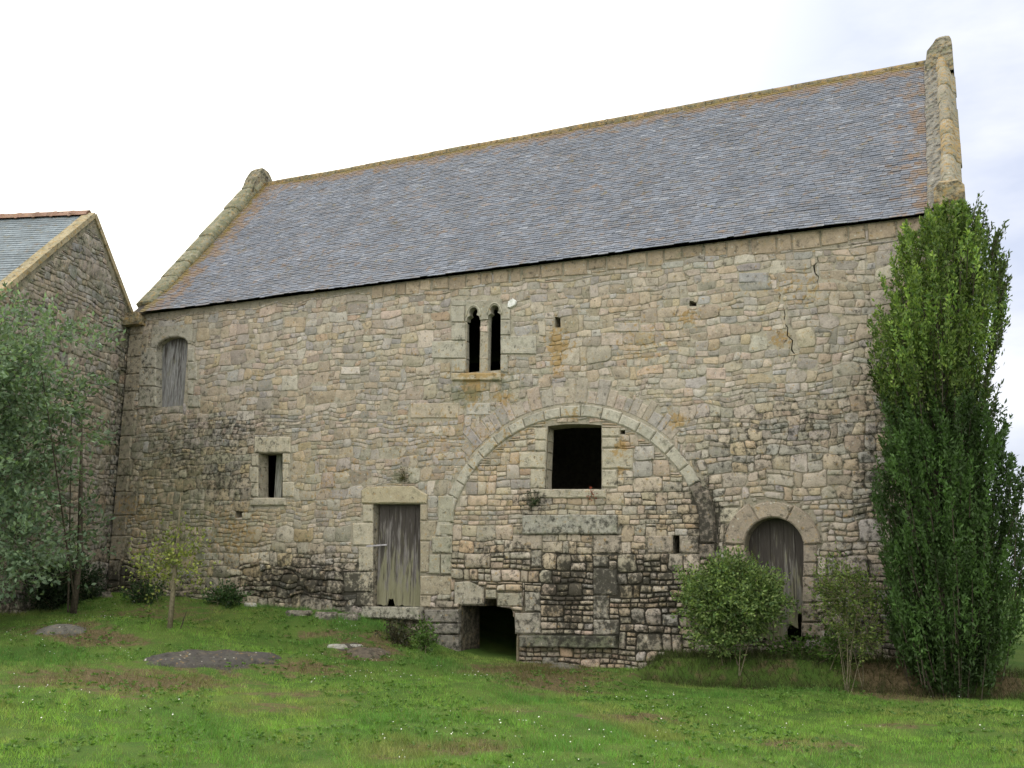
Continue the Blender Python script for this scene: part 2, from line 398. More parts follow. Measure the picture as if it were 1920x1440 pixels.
rdoor = [(RDC[0] - RDR, RDZ), (RDC[0] + RDR + .01, RDZ)] + [(RDC[0] + RDR * math.cos(math.radians(a)), RDC[1] + RDR * math.sin(math.radians(a))) for a in range(0, 181, 12)]
a0, a1 = P2(294, 652), P2(352, 652); uc = ((a0[0] + a1[0]) / 2, a0[1]); uw = (a1[0] - a0[0]) / 2; uz0 = P2(294, 764)[1]; urise = P2(322, 632)[1] - a0[1]
uwin = [(uc[0] - uw, uz0), (uc[0] + uw, uz0)] + [(uc[0] + uw * math.cos(math.radians(a)), uc[1] + urise * math.sin(math.radians(a))) for a in range(0, 181, 15)]
def crackpoly(px_):
    p = pxp(px_); L_, R_ = [], []
    for i_, (x_, z_) in enumerate(p):
        w_ = .002 + (.011 * rnd.random() + .004) * math.sin(math.pi * (i_ + .4) / len(p)); L_.append((x_ - w_, z_ + rnd.uniform(-.006, .006))); R_.append((x_ + w_, z_))
    return L_ + R_[::-1]
HOLES = {
    'door': pxr(700, 945, 788, 1138), 'mid': pxp([(1022, 917), (1128, 917), (1128, 797), (1100, 795), (1060, 795), (1027, 799)]),
    'small': pxr(485, 850, 530, 933), 'lightL': lightL, 'lightR': lightR, 'rdoor': rdoor, 'uwin': uwin,
    'pit': pxp([(865, 1136), (865, 1262), (975, 1262), (972, 1225), (969, 1185), (966, 1165), (960, 1142), (932, 1137), (931, 1123), (910, 1123), (908, 1136)]),
    'h1': pxr(1040, 594, 1051, 614), 'h2': pxr(1292, 564, 1306, 574), 'h3': pxr(1262, 1004, 1274, 1038), 'h4': pxr(440, 958, 456, 970), 'h5': pxr(1163, 806, 1172, 814),
    'crack': crackpoly([(1450, 528), (1455, 545), (1463, 552), (1460, 568), (1468, 574), (1472, 590), (1469, 604), (1477, 614), (1476, 630), (1486, 638), (1484, 655), (1490, 664), (1486, 682)]),
    'crack2': crackpoly([(1530, 475), (1534, 490), (1526, 498), (1528, 512), (1535, 519), (1531, 536)]),
}
# --- dressed stones: list of (name, polygon, proud, depth, colour, label)
DR = []
LT = (.47, .425, .325); GY = (.40, .375, .305); BG = (.44, .38, .27); PK = (.40, .31, .23); DK = (.24, .205, .165)
def dr(name, poly, proud=.03, depth=.30, col=GY, label=None, parent='w'): DR.append((name, poly, proud, depth, col, label, parent))
def drs(name, boxes, **kw):
    for b in boxes: dr(name, pxr(*b), **kw)
# twin window surround
dr('lintel', pxp([(847, 605), (847, 565), (938, 562), (940, 606), (939.6, 604), (939.4, 571), (867, 574), (867, 604)]) [:0] or pxr(846, 563, 941, 574), .02, .3, GY)
drs('jamb_stone', [(847, 575, 872, 604), (847, 606, 874, 638), (811, 640, 874, 672), (848, 674, 874, 698)], col=GY, depth=.12)
drs('jamb_stone', [(939.5, 570, 957, 599), (939.5, 600, 958, 628), (939.5, 630, 1006, 664), (939.5, 666, 953, 698)], col=GY, depth=.12)
dr('sill', pxr(848, 700, 941, 714), .06, .3, BG, 'low window sill spotted with ochre lichen')
# square window
drs('jamb_stone', [(1002, 803, 1025, 825), (1003, 826, 1024, 846), (974, 848, 1023, 878), (995, 880, 1022, 916)], col=LT)
drs('jamb_stone', [(1129, 802, 1162, 819), (1129, 821, 1163, 840), (1129, 842, 1187, 879), (1129, 881, 1157, 914)], col=LT)
dr('sill', pxr(1011, 918, 1138, 934), .06, .4, LT)
# small window
dr('lintel', pxr(479, 819, 546, 849), .04, .35, LT)
drs('jamb_stone', [(473, 851, 484.5, 874), (469, 875, 484.5, 905), (471, 906, 484.5, 932)], col=LT)
drs('jamb_stone', [(530.5, 851, 544, 869), (530.5, 870, 541, 903), (530.5, 904, 552, 932)], col=LT)
dr('sill', pxr(470, 934, 537, 948), .05, .35, LT)
# upper left window
HW = uw
arc = [(uc[0] + uw * math.cos(math.radians(a)), uc[1] + urise * math.sin(math.radians(a)) + .003) for a in range(180, -1, -15)]
t0, t1 = P2(290, 612), P2(357, 608)
dr('arch_head_stone', [(arc[0][0] - .16, arc[0][1])] + arc + [(arc[-1][0] + .10, arc[-1][1]), (arc[-1][0] + .10, t1[1]), (arc[0][0] - .16, t0[1])], .02, .35, GY)
drs('jamb_stone', [(266, 653, 293.5, 690), (262, 691, 293.5, 724), (262, 725, 293.5, 763)], col=GY)
drs('jamb_stone', [(353, 653, 364, 678), (353, 679, 370, 712), (353, 713, 362, 740), (353, 741, 376, 764)], col=GY)
# rectangular door
dr('lintel', pxp([(680, 944), (679, 920), (690, 913), (775, 911), (803, 928), (801, 944)]), .05, .35, (.47, .41, .28), 'pale lintel with cut corners')
drs('jamb_stone', [(681, 946, 699.5, 979), (662, 981, 699.5, 1023), (673, 1025, 699.5, 1071), (646, 1073, 699.5, 1110), (669, 1111, 699.5, 1136)], col=LT)
drs('jamb_stone', [(788.5, 946, 802, 976), (788.5, 977, 819, 1014), (788.5, 1016, 805, 1073), (788.5, 1080, 847, 1116), (788.5, 1117, 808, 1138)], col=(.38, .33, .24))
dr('doorstep', pxp([(688, 1158), (690, 1137), (795, 1138), (797, 1162)]), .22, .35, (.38, .36, .29))
# great arch ring
AC, AR = (10.305, 1.42), 2.33
ang = 4.
vv = []
while ang < 172:
    st = rnd.uniform(6.5, 9.5); vv.append((ang, min(ang + st, 178))); ang += st
def ringpoly(c, r0, r1, b0, b1, n=3, j=0):
    b0, b1 = math.radians(b0), math.radians(b1)
    i = [(c[0] + r0 * math.cos(b0 + (b1 - b0) * k / n), c[1] + r0 * math.sin(b0 + (b1 - b0) * k / n)) for k in range(n + 1)]
    o = [(c[0] + r1 * math.cos(b0 + (b1 - b0) * k / n), c[1] + r1 * math.sin(b0 + (b1 - b0) * k / n)) for k in range(n, -1, -1)]
    return o + i
for b0, b1 in vv:
    w = .185 + rnd.uniform(-.012, .03) + (.06 if b0 > 150 else 0)
    cc = DK if b0 < 22 else tuple(np.array(GY) * rnd.uniform(.95, 1.22))
    dr('voussoir', ringpoly(AC, AR, AR + w, b0 + .15, b1 - .15), .040, .25, cc, None, 'arch')
drs('arch_pier_stone', [(823, 930, 852, 979), (826, 982, 850, 1003), (812, 1006, 849, 1037), (806, 1040, 826, 1076), (828, 1040, 848, 1076)], col=(.36, .34, .26), parent='arch', proud=.05)
dr('arch_pier_stone', pxp([(1304, 925), (1330, 920), (1342, 965), (1342, 1018), (1314, 1018), (1312, 970)]), .08, .3, DK, 'dark damp pier stone', 'arch')
dr('arch_pier_stone', pxp([(1313, 1020), (1340, 1020), (1341, 1046), (1313, 1046)]), .07, .3, DK, None, 'arch')
# relieving ring of rough slabs above it
ang = 46.
while ang < 136:
    st = rnd.uniform(2.4, 5.0); r1 = AR + .24 + rnd.uniform(.20, .44)
    dr('relieving_slab', ringpoly(AC, AR + .235, r1, ang + .1 + rnd.uniform(-.2, .2), ang + st - .1, 2), .010 + rnd.uniform(0, .008), .1, tuple(pick(rnd) * .7 + np.array((.40, .35, .28)) * .3), None, 'arch'); ang += st
# blocking masonry inside the arch
dr('beam_stone', pxp([(982, 1002), (981, 967), (1070, 965), (1159, 966), (1160, 1001)]), .07, .2, (.34, .325, .27), 'long flat lintel stone streaked with black')
drs('block', [(961, 1004, 1016, 1030), (1113, 1004, 1167, 1037), (1215, 1004, 1261.5, 1037), (1275, 1004, 1311, 1037)], col=(.36, .31, .245))
drs('block', [(997, 1032, 1015, 1062), (985, 1110, 1014, 1146), (966, 1149, 1014, 1188), (1113, 1042, 1140, 1063), (1113, 1066, 1158, 1115), (1113, 1117, 1142, 1160), (1113, 1162, 1160, 1190)], col=(.35, .32, .26))
dr('block', pxp([(853, 1134), (853, 1092), (880, 1090), (907, 1102), (907, 1134)]), .04, .3, (.38, .345, .27))
drs('block', [(911, 1106, 931, 1121.5), (933, 1112, 980, 1136)], col=(.36, .33, .25))
dr('ledge_slab', pxp([(982, 1212), (983, 1191), (1160, 1192), (1161, 1214)]), .20, .3, (.20, .19, .15), 'mossy projecting ledge slab')
drs('pier_block', [(802, 1143, 864.5, 1167), (807, 1169, 864.5, 1188), (803, 1190, 823, 1212), (825, 1190, 864.5, 1228)], col=(.24, .22, .185), proud=.12)
# round door
for b0, b1, r1 in ((4, 62, .71), (62.5, 118, .69), (118.5, 176, .76)):
    dr('voussoir', ringpoly(RDC, RDR + .004, r1, b0 + .3, b1 - .3, 8), .05, .3, (.34, .285, .22), None, 'w')
drs('jamb_stone', [(1506.5, 1022, 1532, 1054), (1506, 1056, 1528, 1080), (1505, 1082, 1530, 1130), (1504, 1132, 1533, 1166), (1503, 1168, 1545, 1194)], col=(.33, .28, .22))
drs('jamb_stone', [(1368, 1034, 1399, 1066), (1362, 1068, 1399, 1100), (1370, 1102, 1399, 1140), (1366, 1142, 1399, 1190)], col=(.33, .28, .22))
dr('block', pxr(1350, 953, 1384, 980), .02, .2, LT)
# quoins at the left corner
z = EAVE - .12; k = 0; zb = .80
while z > zb + .15:
    h = min(rnd.choice([.34, .42, .50, .38, .55]), z - zb); w = (.62 if k % 2 else .34) * rnd.uniform(.85, 1.15)
    if 3.0 < z < 6.0: w = min(w, .40)
    if k > 0 and 5.45 < z < 5.9: w = .45
    poly = [(-.0, z - h + .008), (w, z - h + .008), (w, z - .008), (0, z - .008)]
    dr('quoin', poly, .03, .5, tuple(np.array((.30, .265, .20)) * rnd.uniform(.88, 1.12)), None); z -= h; k += 1
# course of squared blocks under the eaves
x = 6.2
while x < 16.1:
    w = rnd.uniform(.24, .46) * (1 if x > 9.5 else .8); h = rnd.uniform(.18, .26) + .04 * (x > 13)
    zt = EAVE - .05
    dr('eaves_block', [(x, zt - h), (x + w - .02, zt - h + rnd.uniform(-.02, .02)), (x + w - .025, zt), (x, zt)], .02, .1, tuple(np.array((.36, .29, .21)) * rnd.uniform(.85, 1.15)), None); x += w + rnd.choice([0, 0, .01, .03])
dr('white_stone', pxp([(953, 577), (954, 566), (963, 560), (970, 565), (967, 573), (958, 578)]), .05, .05, (.80, .80, .76), 'small bright white stone')
for bx in [(652, 570, 690, 588), (534, 595, 573, 614), (1386, 512, 1440, 530), (1152, 606, 1198, 622), (770, 756, 860, 784), (875, 756, 920, 778), (1128, 625, 1168, 648), (640, 688, 675, 702), (1040, 725, 1068, 745), (1325, 690, 1361, 712)]:
    dr('rubble_block', pxr(*bx), .02, .1, tuple(pick(rnd) * 1.1))

def block(poly, proud, depth, r, bev=.014, sub=.11, jit=.005):
    n = len(poly); A = sum(poly[i][0] * poly[(i + 1) % n][1] - poly[(i + 1) % n][0] * poly[i][1] for i in range(n))
    if A < 0: poly = poly[::-1]
    pts = []
    for i in range(n):
        a, b = poly[i], poly[(i + 1) % n]; d = math.hypot(b[0] - a[0], b[1] - a[1]); k = max(1, int(d / sub))
        for q in range(k):
            t = q / k; j = jit if q else jit * .6
            pts.append((a[0] + (b[0] - a[0]) * t + r.uniform(-j, j), a[1] + (b[1] - a[1]) * t + r.uniform(-j, j)))
    n = len(pts); ins = []
    for i in range(n):
        p, c, q = pts[i - 1], pts[i], pts[(i + 1) % n]
        e1 = Vector((c[0] - p[0], c[1] - p[1])).normalized(); e2 = Vector((q[0] - c[0], q[1] - c[1])).normalized()
        nn = Vector((-(e1.y + e2.y), e1.x + e2.x))
        L = nn.length or 1; nn /= L; s = min(1.6, 1 / max(.5, (nn.dot(Vector((-e1.y, e1.x))))))
        ins.append((c[0] + nn.x * bev * s, c[1] + nn.y * bev * s))
    V = [(x, depth, z) for x, z in pts] + [(x, -proud + bev, z) for x, z in pts] + [(x, -proud - r.uniform(-.003, .003), z) for x, z in ins]
    Fc = []
    for ring in (0, 1):
        for i in range(n):
            j = (i + 1) % n; Fc.append((ring * n + i, ring * n + j, (ring + 1) * n + j, (ring + 1) * n + i))
    Fc.append(tuple(range(2 * n, 3 * n)))
    return V, Fc

archE = empty('great_arch', parent=barn); archE['label'] = 'blocked round arch of dressed granite with a second rough ring above'
for name, poly, proud, depth, col, label, par in DR:
    V, Fc = block(poly, proud, depth, rnd, bev=.02 if depth > .12 else .012)
    V = np.array(V); c = np.array(col) * rnd.uniform(.93, 1.07) * np.array((.96, .965, 1.03))
    o = obj(name, V, Fc, M_STONE, archE if par == 'arch' else front, {'Col': c, 'Stain': stains(V)}, False, center=True)
    if label: o['label'] = label

HDEP = {'door': (.30, 1), 'mid': (.46, 1.15), 'small': (.34, 1.1), 'lightL': (.13, 1.7), 'lightR': (.13, 1.7), 'rdoor': (.5, 1), 'uwin': (.4, 1), 'pit': (.7, 1), 'crack': (.2, 1), 'crack2': (.2, 1)}
def inpoly_pad(vs, h):
    ok = np.zeros(len(vs), bool)
    for p in h: ok |= (np.abs(vs[:, 0] - p[0]) < 1e-4) & (np.abs(vs[:, 1] - p[1]) < 1e-4)
    return ok
# --- mortar body of the wall with its openings
def wall_sheet(outer, holes, step, stain_fn, thick, name, parent, xf, mat=M_MORTAR, colfn=None):
    pts, edges = [], []
    def loop(p):
        b = len(pts); pts.extend(p); edges.extend([(b + i, b + (i + 1) % len(p)) for i in range(len(p))])
    def dense(p, s=.3):
        o = []
        for i in range(len(p)):
            a, b = p[i], p[(i + 1) % len(p)]; k = max(1, int(math.hypot(b[0] - a[0], b[1] - a[1]) / s))
            o += [(a[0] + (b[0] - a[0]) * q / k, a[1] + (b[1] - a[1]) * q / k) for q in range(k)]
        return o
    loop(dense(outer))
    deps = holes if isinstance(holes, dict) else {}; names = list(deps); holes = [deps[k] for k in names] if deps else list(holes)
    for h in holes: loop(h)
    xs = [p[0] for p in outer]; zs_ = [p[1] for p in outer]
    gx_, gz_ = np.meshgrid(np.arange(min(xs) + step, max(xs) - step * .5, step), np.arange(min(zs_) + step, max(zs_) - step * .5, step))
    ok = inpoly(gx_, gz_, outer)
    pts.extend([(float(a), float(b)) for a, b in zip(gx_[ok], gz_[ok])])
    vs, es, fs, *_ = delaunay_2d_cdt([Vector(p) for p in pts], edges, [], 0, 1e-5)
    vs = np.array([(v.x, v.y) for v in vs]); fs = np.array([f for f in fs if len(f) == 3])
    cen = vs[fs].mean(1); keep = inpoly(cen[:, 0], cen[:, 1], outer)
    for h in holes: keep &= ~inpoly(cen[:, 0], cen[:, 1], h)
    fs = fs[keep]; n = len(vs)
    rel = np.array([.006 * nv(a * 6, b * 6) for a, b in vs])
    bk = np.c_[vs[:, 0], np.full(n, thick), vs[:, 1]]
    for nm, h in zip(names, holes):
        dp_, sp_ = HDEP.get(nm, (.5, 1.)); cx0 = sum(p[0] for p in h) / len(h); ok = inpoly_pad(vs, h)
        bk[ok, 1] = dp_; bk[ok, 0] = cx0 + (vs[ok, 0] - cx0) * sp_
    V = np.vstack([np.c_[vs[:, 0], rel, vs[:, 1]], bk])
    Fc = [tuple(f) for f in fs]; cnt = {}
    for f in fs:
        for a, b in ((f[0], f[1]), (f[1], f[2]), (f[2], f[0])): cnt[(a, b)] = 1
    for (a, b) in cnt:
        if (b, a) not in cnt: Fc.append((b, a, a + n, b + n))
    col = colfn(V) if colfn else np.tile((.3, .27, .2), (len(V), 1))
    S = stain_fn(V)
    return obj(name, xf(V), Fc, mat, parent, {'Col': col, 'Stain': S})
def mortar_col(V):
    c = np.zeros((len(V), 3)); base = np.array((.385, .35, .29)); dark = np.array((.15, .13, .10))
    for i, (x, y, z) in enumerate(V):
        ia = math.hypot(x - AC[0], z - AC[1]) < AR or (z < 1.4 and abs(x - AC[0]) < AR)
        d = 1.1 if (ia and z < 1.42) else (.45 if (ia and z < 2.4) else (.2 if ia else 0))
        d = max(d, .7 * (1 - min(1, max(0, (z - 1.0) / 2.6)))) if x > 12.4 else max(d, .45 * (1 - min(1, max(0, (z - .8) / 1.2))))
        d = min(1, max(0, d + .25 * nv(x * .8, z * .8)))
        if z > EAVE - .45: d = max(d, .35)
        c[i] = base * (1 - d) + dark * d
    return c
ident = lambda V: V
wall_sheet([(0, -1.2), (LEN, -1.2), (LEN, EAVE - .03), (0, EAVE - .03)], HOLES, .22, lambda V: stains(V) * np.array((1.5, 1, 1)), THK, 'wall_core', front, ident, M_MORTAR, mortar_col)

# --- rubble packing
def pack(free, g, r, sizefn, course):
    nz_, nx_ = free.shape; out_ = []; F_ = free.copy()
    for j in range(nz_):
        i = 0
        while i < nx_:
            if not F_[j, i]: i += 1; continue
            run = 1
            while i + run < nx_ and F_[j, i + run] and run < 14: run += 1
            w, h = sizefn(i, j, r)
            to = (course[j] - j)
            if r.random() < .6 and to >= 2: h = min(h, to) if to < h + 2 else h
            w = min(w, run)
            if 0 < run - w < 3 and run < 14: w = run if run <= w + 2 else w
            hh = 1
            while hh < h and j + hh < nz_ and F_[j + hh, i:i + w].all(): hh += 1
            F_[j:j + hh, i:i + w] = False
            out_.append((i, j, w, hh)); i += w
    return out_
def disp(x, z, amp=1.):
    l = noise.noise_vector(Vector((x * .55, z * .8, 1.3))); a = noise.noise_vector(Vector((x * 2.6, z * 3.4, 3.1))); b = noise.noise_vector(Vector((x * 9, z * 11, 9.7)))
    return x + amp * (.05 * l.x + .075 * a.x + .030 * b.x), z + amp * (.07 * l.y + .070 * a.y + .024 * b.y)
def rubble(x0, z0, w, h, r, gap, proud, sq, amp=1., n=0):
    """one rough squared stone: a quad with knocked-off corners, split edges and a nearly flat face"""
    hw, hh = w / 2, h / 2; pts = []; c_ = [(x0, z0), (x0 + w, z0), (x0 + w, z0 + h), (x0, z0 + h)]; md = min(hw, hh)
    for q in range(4):
        p, a, b = c_[q], c_[q - 1], c_[(q + 1) % 4]
        k = md * (r.uniform(.08, .55) if r.random() < .55 else r.uniform(.05, .25)) * (7 / (sq + 2.5))
        k1, k2 = k * r.uniform(.6, 1.6), k * r.uniform(.6, 1.4)
        la, lb = math.dist(p, a), math.dist(p, b); k1 = min(k1, la * .45); k2 = min(k2, lb * .45)
        pts.append((p[0] + (a[0] - p[0]) * k1 / la, p[1] + (a[1] - p[1]) * k1 / la)); pts.append((p[0] + (b[0] - p[0]) * k2 / lb, p[1] + (b[1] - p[1]) * k2 / lb))
        if lb > .17:
            t = r.uniform(.38, .62); e_ = r.uniform(-.007, .009); dx, dz = (b[0] - p[0]) / lb, (b[1] - p[1]) / lb
            pts.append((p[0] + (b[0] - p[0]) * t + dz * e_, p[1] + (b[1] - p[1]) * t - dx * e_))
    pts = [disp(x, z, amp) for x, z in pts]; n = len(pts)
    mx_, mz_ = sum(p[0] for p in pts) / n, sum(p[1] for p in pts) / n
    def ins(d):
        return [(mx_ + (x - mx_) * max(.15, 1 - d / hw), mz_ + (z - mz_) * max(.15, 1 - d / hh)) for x, z in pts]
    A = ins(gap); B = ins(gap + .003); Cc = ins(gap + .009 + .007 * r.random())
    tx, tz = r.uniform(-.05, .05), r.uniform(-.10, .10)
    V = [(x, .02, z) for x, z in A]
    V += [(x, -proud * .75 + (x - mx_) * tx + (z - mz_) * tz, z) for x, z in B]
    V += [(x, -proud + r.uniform(-.003, .003) + (x - mx_) * tx + (z - mz_) * tz, z) for x, z in Cc]
    V.append((mx_ + r.uniform(-.2, .2) * hw, -proud - r.uniform(-.003, .006), mz_ + r.uniform(-.2, .2) * hh))
    Fc = []
    for ring in (0, 1):
        for i in range(n):
            j = (i + 1) % n; Fc.append((ring * n + i, ring * n + j, (ring + 1) * n + j, (ring + 1) * n + i))
    for i in range(n): Fc.append((2 * n + i, 2 * n + (i + 1) % n, 3 * n))
    return V, Fc
def pack2(free, r, bands, wr, p_full, sizefn):
    """rough courses: each band is cut into chunks, a chunk is one tall stone or layers of smaller ones; odd cells are filled after"""
    F_ = free.copy(); out_ = []; nz_, nx_ = F_.shape; j = 0
    while j < nz_:
        bh = min(r.choice(bands), nz_ - j); col = F_[j:j + bh].all(0); i = 0
        while i < nx_:
            if not col[i]: i += 1; continue
            run = 1
            while i + run < nx_ and col[i + run]: run += 1
            w = r.randint(*wr)
            if run - w < 4: w = run if run <= wr[1] + 2 else run // 2
            if w >= 2:
                if w <= bh * 2.4 and r.random() < p_full: L_ = [bh]
                elif bh >= 7 and r.random() < .45: a = r.randint(2, 3); b = r.randint(2, bh - a - 2); L_ = [a, b, bh - a - b]; r.shuffle(L_)
                elif bh >= 4: a = r.randint(2, bh - 2); L_ = [a, bh - a]
                else: L_ = [bh]
                jj = j
                for h in L_:
                    rem = w; ii = i
                    while rem > 0:
                        ww = min(rem, max(3, int(h * r.uniform(1.0, 2.8))));
                        if rem - ww < 3: ww = rem
                        out_.append((ii, jj, ww, h)); ii += ww; rem -= ww
                    jj += h
                F_[j:j + bh, i:i + w] = False
            i += w
        j += bh
    out_ += pack(F_, g, r, sizefn, [nz_ + 9] * nz_)
    return out_

g = .04; Z0 = -1.0
nxg, nzg = int((LEN - .02) / g), int((EAVE - .10 - Z0) / g)
cx_, cz_ = np.meshgrid((np.arange(nxg) + .5) * g + .01, Z0 + (np.arange(nzg) + .5) * g)
free = np.ones((nzg, nxg), bool)
for h_ in HOLES.values(): free &= ~inpoly(cx_, cz_, h_)
for k_ in ('crack', 'crack2'):
    for dx in (-.022, .0, .022): free &= ~inpoly(cx_ + dx, cz_, HOLES[k_])
for d_ in DR:
    free &= ~inpoly(cx_, cz_, d_[1])
    xs_ = [p[0] for p in d_[1]]; zs2 = [p[1] for p in d_[1]]
    if len(d_[1]) == 4 and d_[0] != 'voussoir' and 'slab' not in d_[0]: free &= ~((cx_ > min(xs_) - .005) & (cx_ < max(xs_) + .005) & (cz_ > min(zs2) - .005) & (cz_ < max(zs2) + .005))
free &= ~((np.hypot(cx_ - AC[0], cz_ - AC[1]) > AR - .01) & (np.hypot(cx_ - AC[0], cz_ - AC[1]) < AR + .22) & (cz_ > AC[1]))
free &= cz_ > np.interp(cx_, WBX, WBZ) - .25
# the plate around the twin window heads
plate = [(wl0[0] - .03, zs - .02), (wr1[0] + .02, zs - .02), (wr1[0] + .02, ztl + .10), (wl0[0] - .03, ztl + .10)]
free &= ~inpoly(cx_, cz_, plate)
course = []; nxt = 0
for j in range(nzg):
    if j >= nxt: nxt = j + rnd.choice([5, 6, 7, 8])
    course.append(nxt)
def zone(x, z):
    ia = math.hypot(x - AC[0], z - AC[1]) < AR or (z < AC[1] and abs(x - AC[0]) < AR)
    if ia: return 'arch'
    if z < np.interp(x, WBX, WBZ) + .75 and x < 7.0 and x > 3.2: return 'foot'
    return 'wall'
def sizefn(i, j, r):
    x, z = i * g, Z0 + j * g; zn = zone(x, z)
    if zn == 'arch':
        return r.choice([3, 4, 5, 6, 7, 9]), r.choice([2, 3, 3, 4])
    if zn == 'foot': return r.choice([4, 5, 6, 8, 9]), r.choice([3, 4, 5, 6])
    k = r.random(); big = 1.15 if z < 3 else 1.
    if k < .16: return r.choice([2, 3, 4]), r.choice([1, 2, 2])
    if k < .62: return int(r.choice([4, 5, 6, 7]) * big), r.choice([2, 3, 3, 4])
    if k < .90: return int(r.choice([6, 7, 8, 9, 10]) * big), r.choice([3, 4, 4, 5])
    return r.choice([9, 11, 12]), r.choice([4, 5, 6])
NICHE = P2(1100, 1042)[1] - .02
bag = Bag()
for (i, j, w, h) in pack2(free, rnd, [3, 4, 4, 5, 5, 6, 7], (3, 12), .45, sizefn):
    x, z = .01 + i * g, Z0 + j * g; W_, H_ = w * g, h * g
    if z + H_ < float(np.interp(x, WBX, WBZ)) - .15: continue
    if W_ * H_ < .0034: continue
    zn = zone(x + W_ / 2, z + H_ / 2); col = pick(rnd)
    if zn == 'arch':
        gap, proud, sq = .005, rnd.uniform(.012, .030), rnd.uniform(4, 9); amp = .5; col = col * np.array((1.05, 1.025, .975))
        if z < NICHE: gap, proud = .011, rnd.uniform(.028, .055)
    elif zn == 'foot': gap, proud, sq, amp = .004, rnd.uniform(.02, .12), rnd.uniform(2.6, 4.6), 1.5
    else:
        low = sstep(4.2, 1.8, z) if x > 12 else sstep(2.6, .8, z)
        gap = .001 + .0035 * float(low) + rnd.uniform(0, .004); proud = rnd.uniform(.004, .018) + .014 * float(low); sq = rnd.uniform(2.2, 6.5); amp = 1.0
    if x < 5 and z < 3.5: col = col * np.array((1.02, 1.02, .93))
    V, Fc = rubble(x, z, W_, H_, rnd, gap, proud, sq, amp)
    V = np.array(V)
    if any(inpoly(V[:, 0], V[:, 2], HOLES[q]).sum() > 3 for q in ('door', 'mid', 'small', 'rdoor', 'uwin', 'lightL', 'lightR', 'pit')): continue
    u, v = topx(V[-1][0], 0, V[-1][2]); dist = np.linalg.norm(V[-1] - CAM)
    hid = u > 1640 or (1265 < u < 1480 and 1050 < v) or (u < 380 and v > 640 and u < 240) or v > 1240
    bag.add(V, Fc, col, stains(V) * np.array((.80 if zn != 'wall' else 1., 1, 1)), (0 if hid else 1) * W_ * H_ / dist ** 2)
bag.build('stone', 'rubble_stones', M_STONE, front, 300)

# ------------------------------------------------------------------ openings' fittings
def plank_set(parent, x0, x1, z0, ztop_fn, y, n, colfn, jag, stainfn, name='plank', th=.035):
    ed = [x0 + (x1 - x0) * (k + (rnd.uniform(-.12, .12) if 0 < k < n else 0)) / n for k in range(n + 1)]
    for k in range(n):
        a, b = ed[k] + .003, ed[k + 1] - .003; m_ = 4
        bot = [(a + (b - a) * q / m_, z0(a + (b - a) * q / m_, k) + rnd.uniform(0, jag)) for q in range(m_ + 1)]
        top = [(b - (b - a) * q / 3, ztop_fn(b - (b - a) * q / 3)) for q in range(4)]
        zsn = 6; side_r = [(b, bot[-1][1] + (top[0][1] - bot[-1][1]) * q / zsn) for q in range(1, zsn)]; side_l = [(a, top[-1][1] + (bot[0][1] - top[-1][1]) * q / zsn) for q in range(1, zsn)]
        poly = bot + side_r + top + side_l; nn = len(poly); yy = y + rnd.uniform(-.006, .006)
        V = np.array([(x, yy, z) for x, z in poly] + [(x, yy + th, z) for x, z in poly])
        Fc = [tuple(range(nn)), tuple(range(2 * nn - 1, nn - 1, -1))] + [(i, i + nn, (i + 1) % nn + nn, (i + 1) % nn) for i in range(nn)]
        obj(name, V, Fc, M_WOOD, parent, {'Col': np.array(colfn(k)), 'Stain': np.array([stainfn(v[0], v[2]) for v in V])}, center=True)
# rectangular plank door
dE = empty('door', parent=barn); dE['label'] = 'weathered rectangular plank door, dark above and pale green below'
q0, q1 = P2(700, 1138), P2(788, 945); dz0, dz1 = q0[1], q1[1]
gapx = (q0[0] + .22, q0[0] + .34)
plank_set(dE, q0[0] - .02, q1[0] + .02, lambda x, k: dz0 + (.11 if gapx[0] < x < gapx[1] else .0) + .012, lambda x: dz1 + .03, .13, 5,
          lambda k: np.array((.20, .185, .185)) * rnd.uniform(.85, 1.2), .04,
          lambda x, z: (.75 * sstep(dz0 + .9, dz1 - .1, z), .75 * sstep(dz0 + .75, dz0 + .15, z), 0))
def box(x0, y0, z0, x1, y1, z1):
    V = [(x0, y0, z0), (x1, y0, z0), (x1, y1, z0), (x0, y1, z0), (x0, y0, z1), (x1, y0, z1), (x1, y1, z1), (x0, y1, z1)]
    return V, [(0, 3, 2, 1), (4, 5, 6, 7), (0, 1, 5, 4), (1, 2, 6, 5), (2, 3, 7, 6), (3, 0, 4, 7)]
lx, lz = P2(693, 1024); V, Fc = box(lx - .04, -.05, lz - .015, lx + .32, -.03, lz + .012)
V = [(a, b + (.12 if a > lx + .1 else 0), c + (.03 if a > lx + .1 else 0)) for a, b, c in V]
obj('latch_bar', V, Fc, M_IRON, dE)
# round headed plank door
rE = empty('door', parent=barn); rE['label'] = 'grey round-headed plank door rotted away at its lower right'
Rr = RDR + .03
plank_set(rE, RDC[0] - RDR - .02, RDC[0] + RDR + .02, lambda x, k: RDZ + (.34 if k == 4 else (.16 if k == 3 else -.06)), lambda x: RDC[1] + math.sqrt(max(.0001, Rr ** 2 - (x - RDC[0]) ** 2)), .28, 5,
          lambda k: np.array((.20, .19, .175)) * rnd.uniform(.85, 1.15), .10,
          lambda x, z: (.75 * sstep(1.2, 2.0, z) + .1, .5 * sstep(1.0, .3, z), 0))
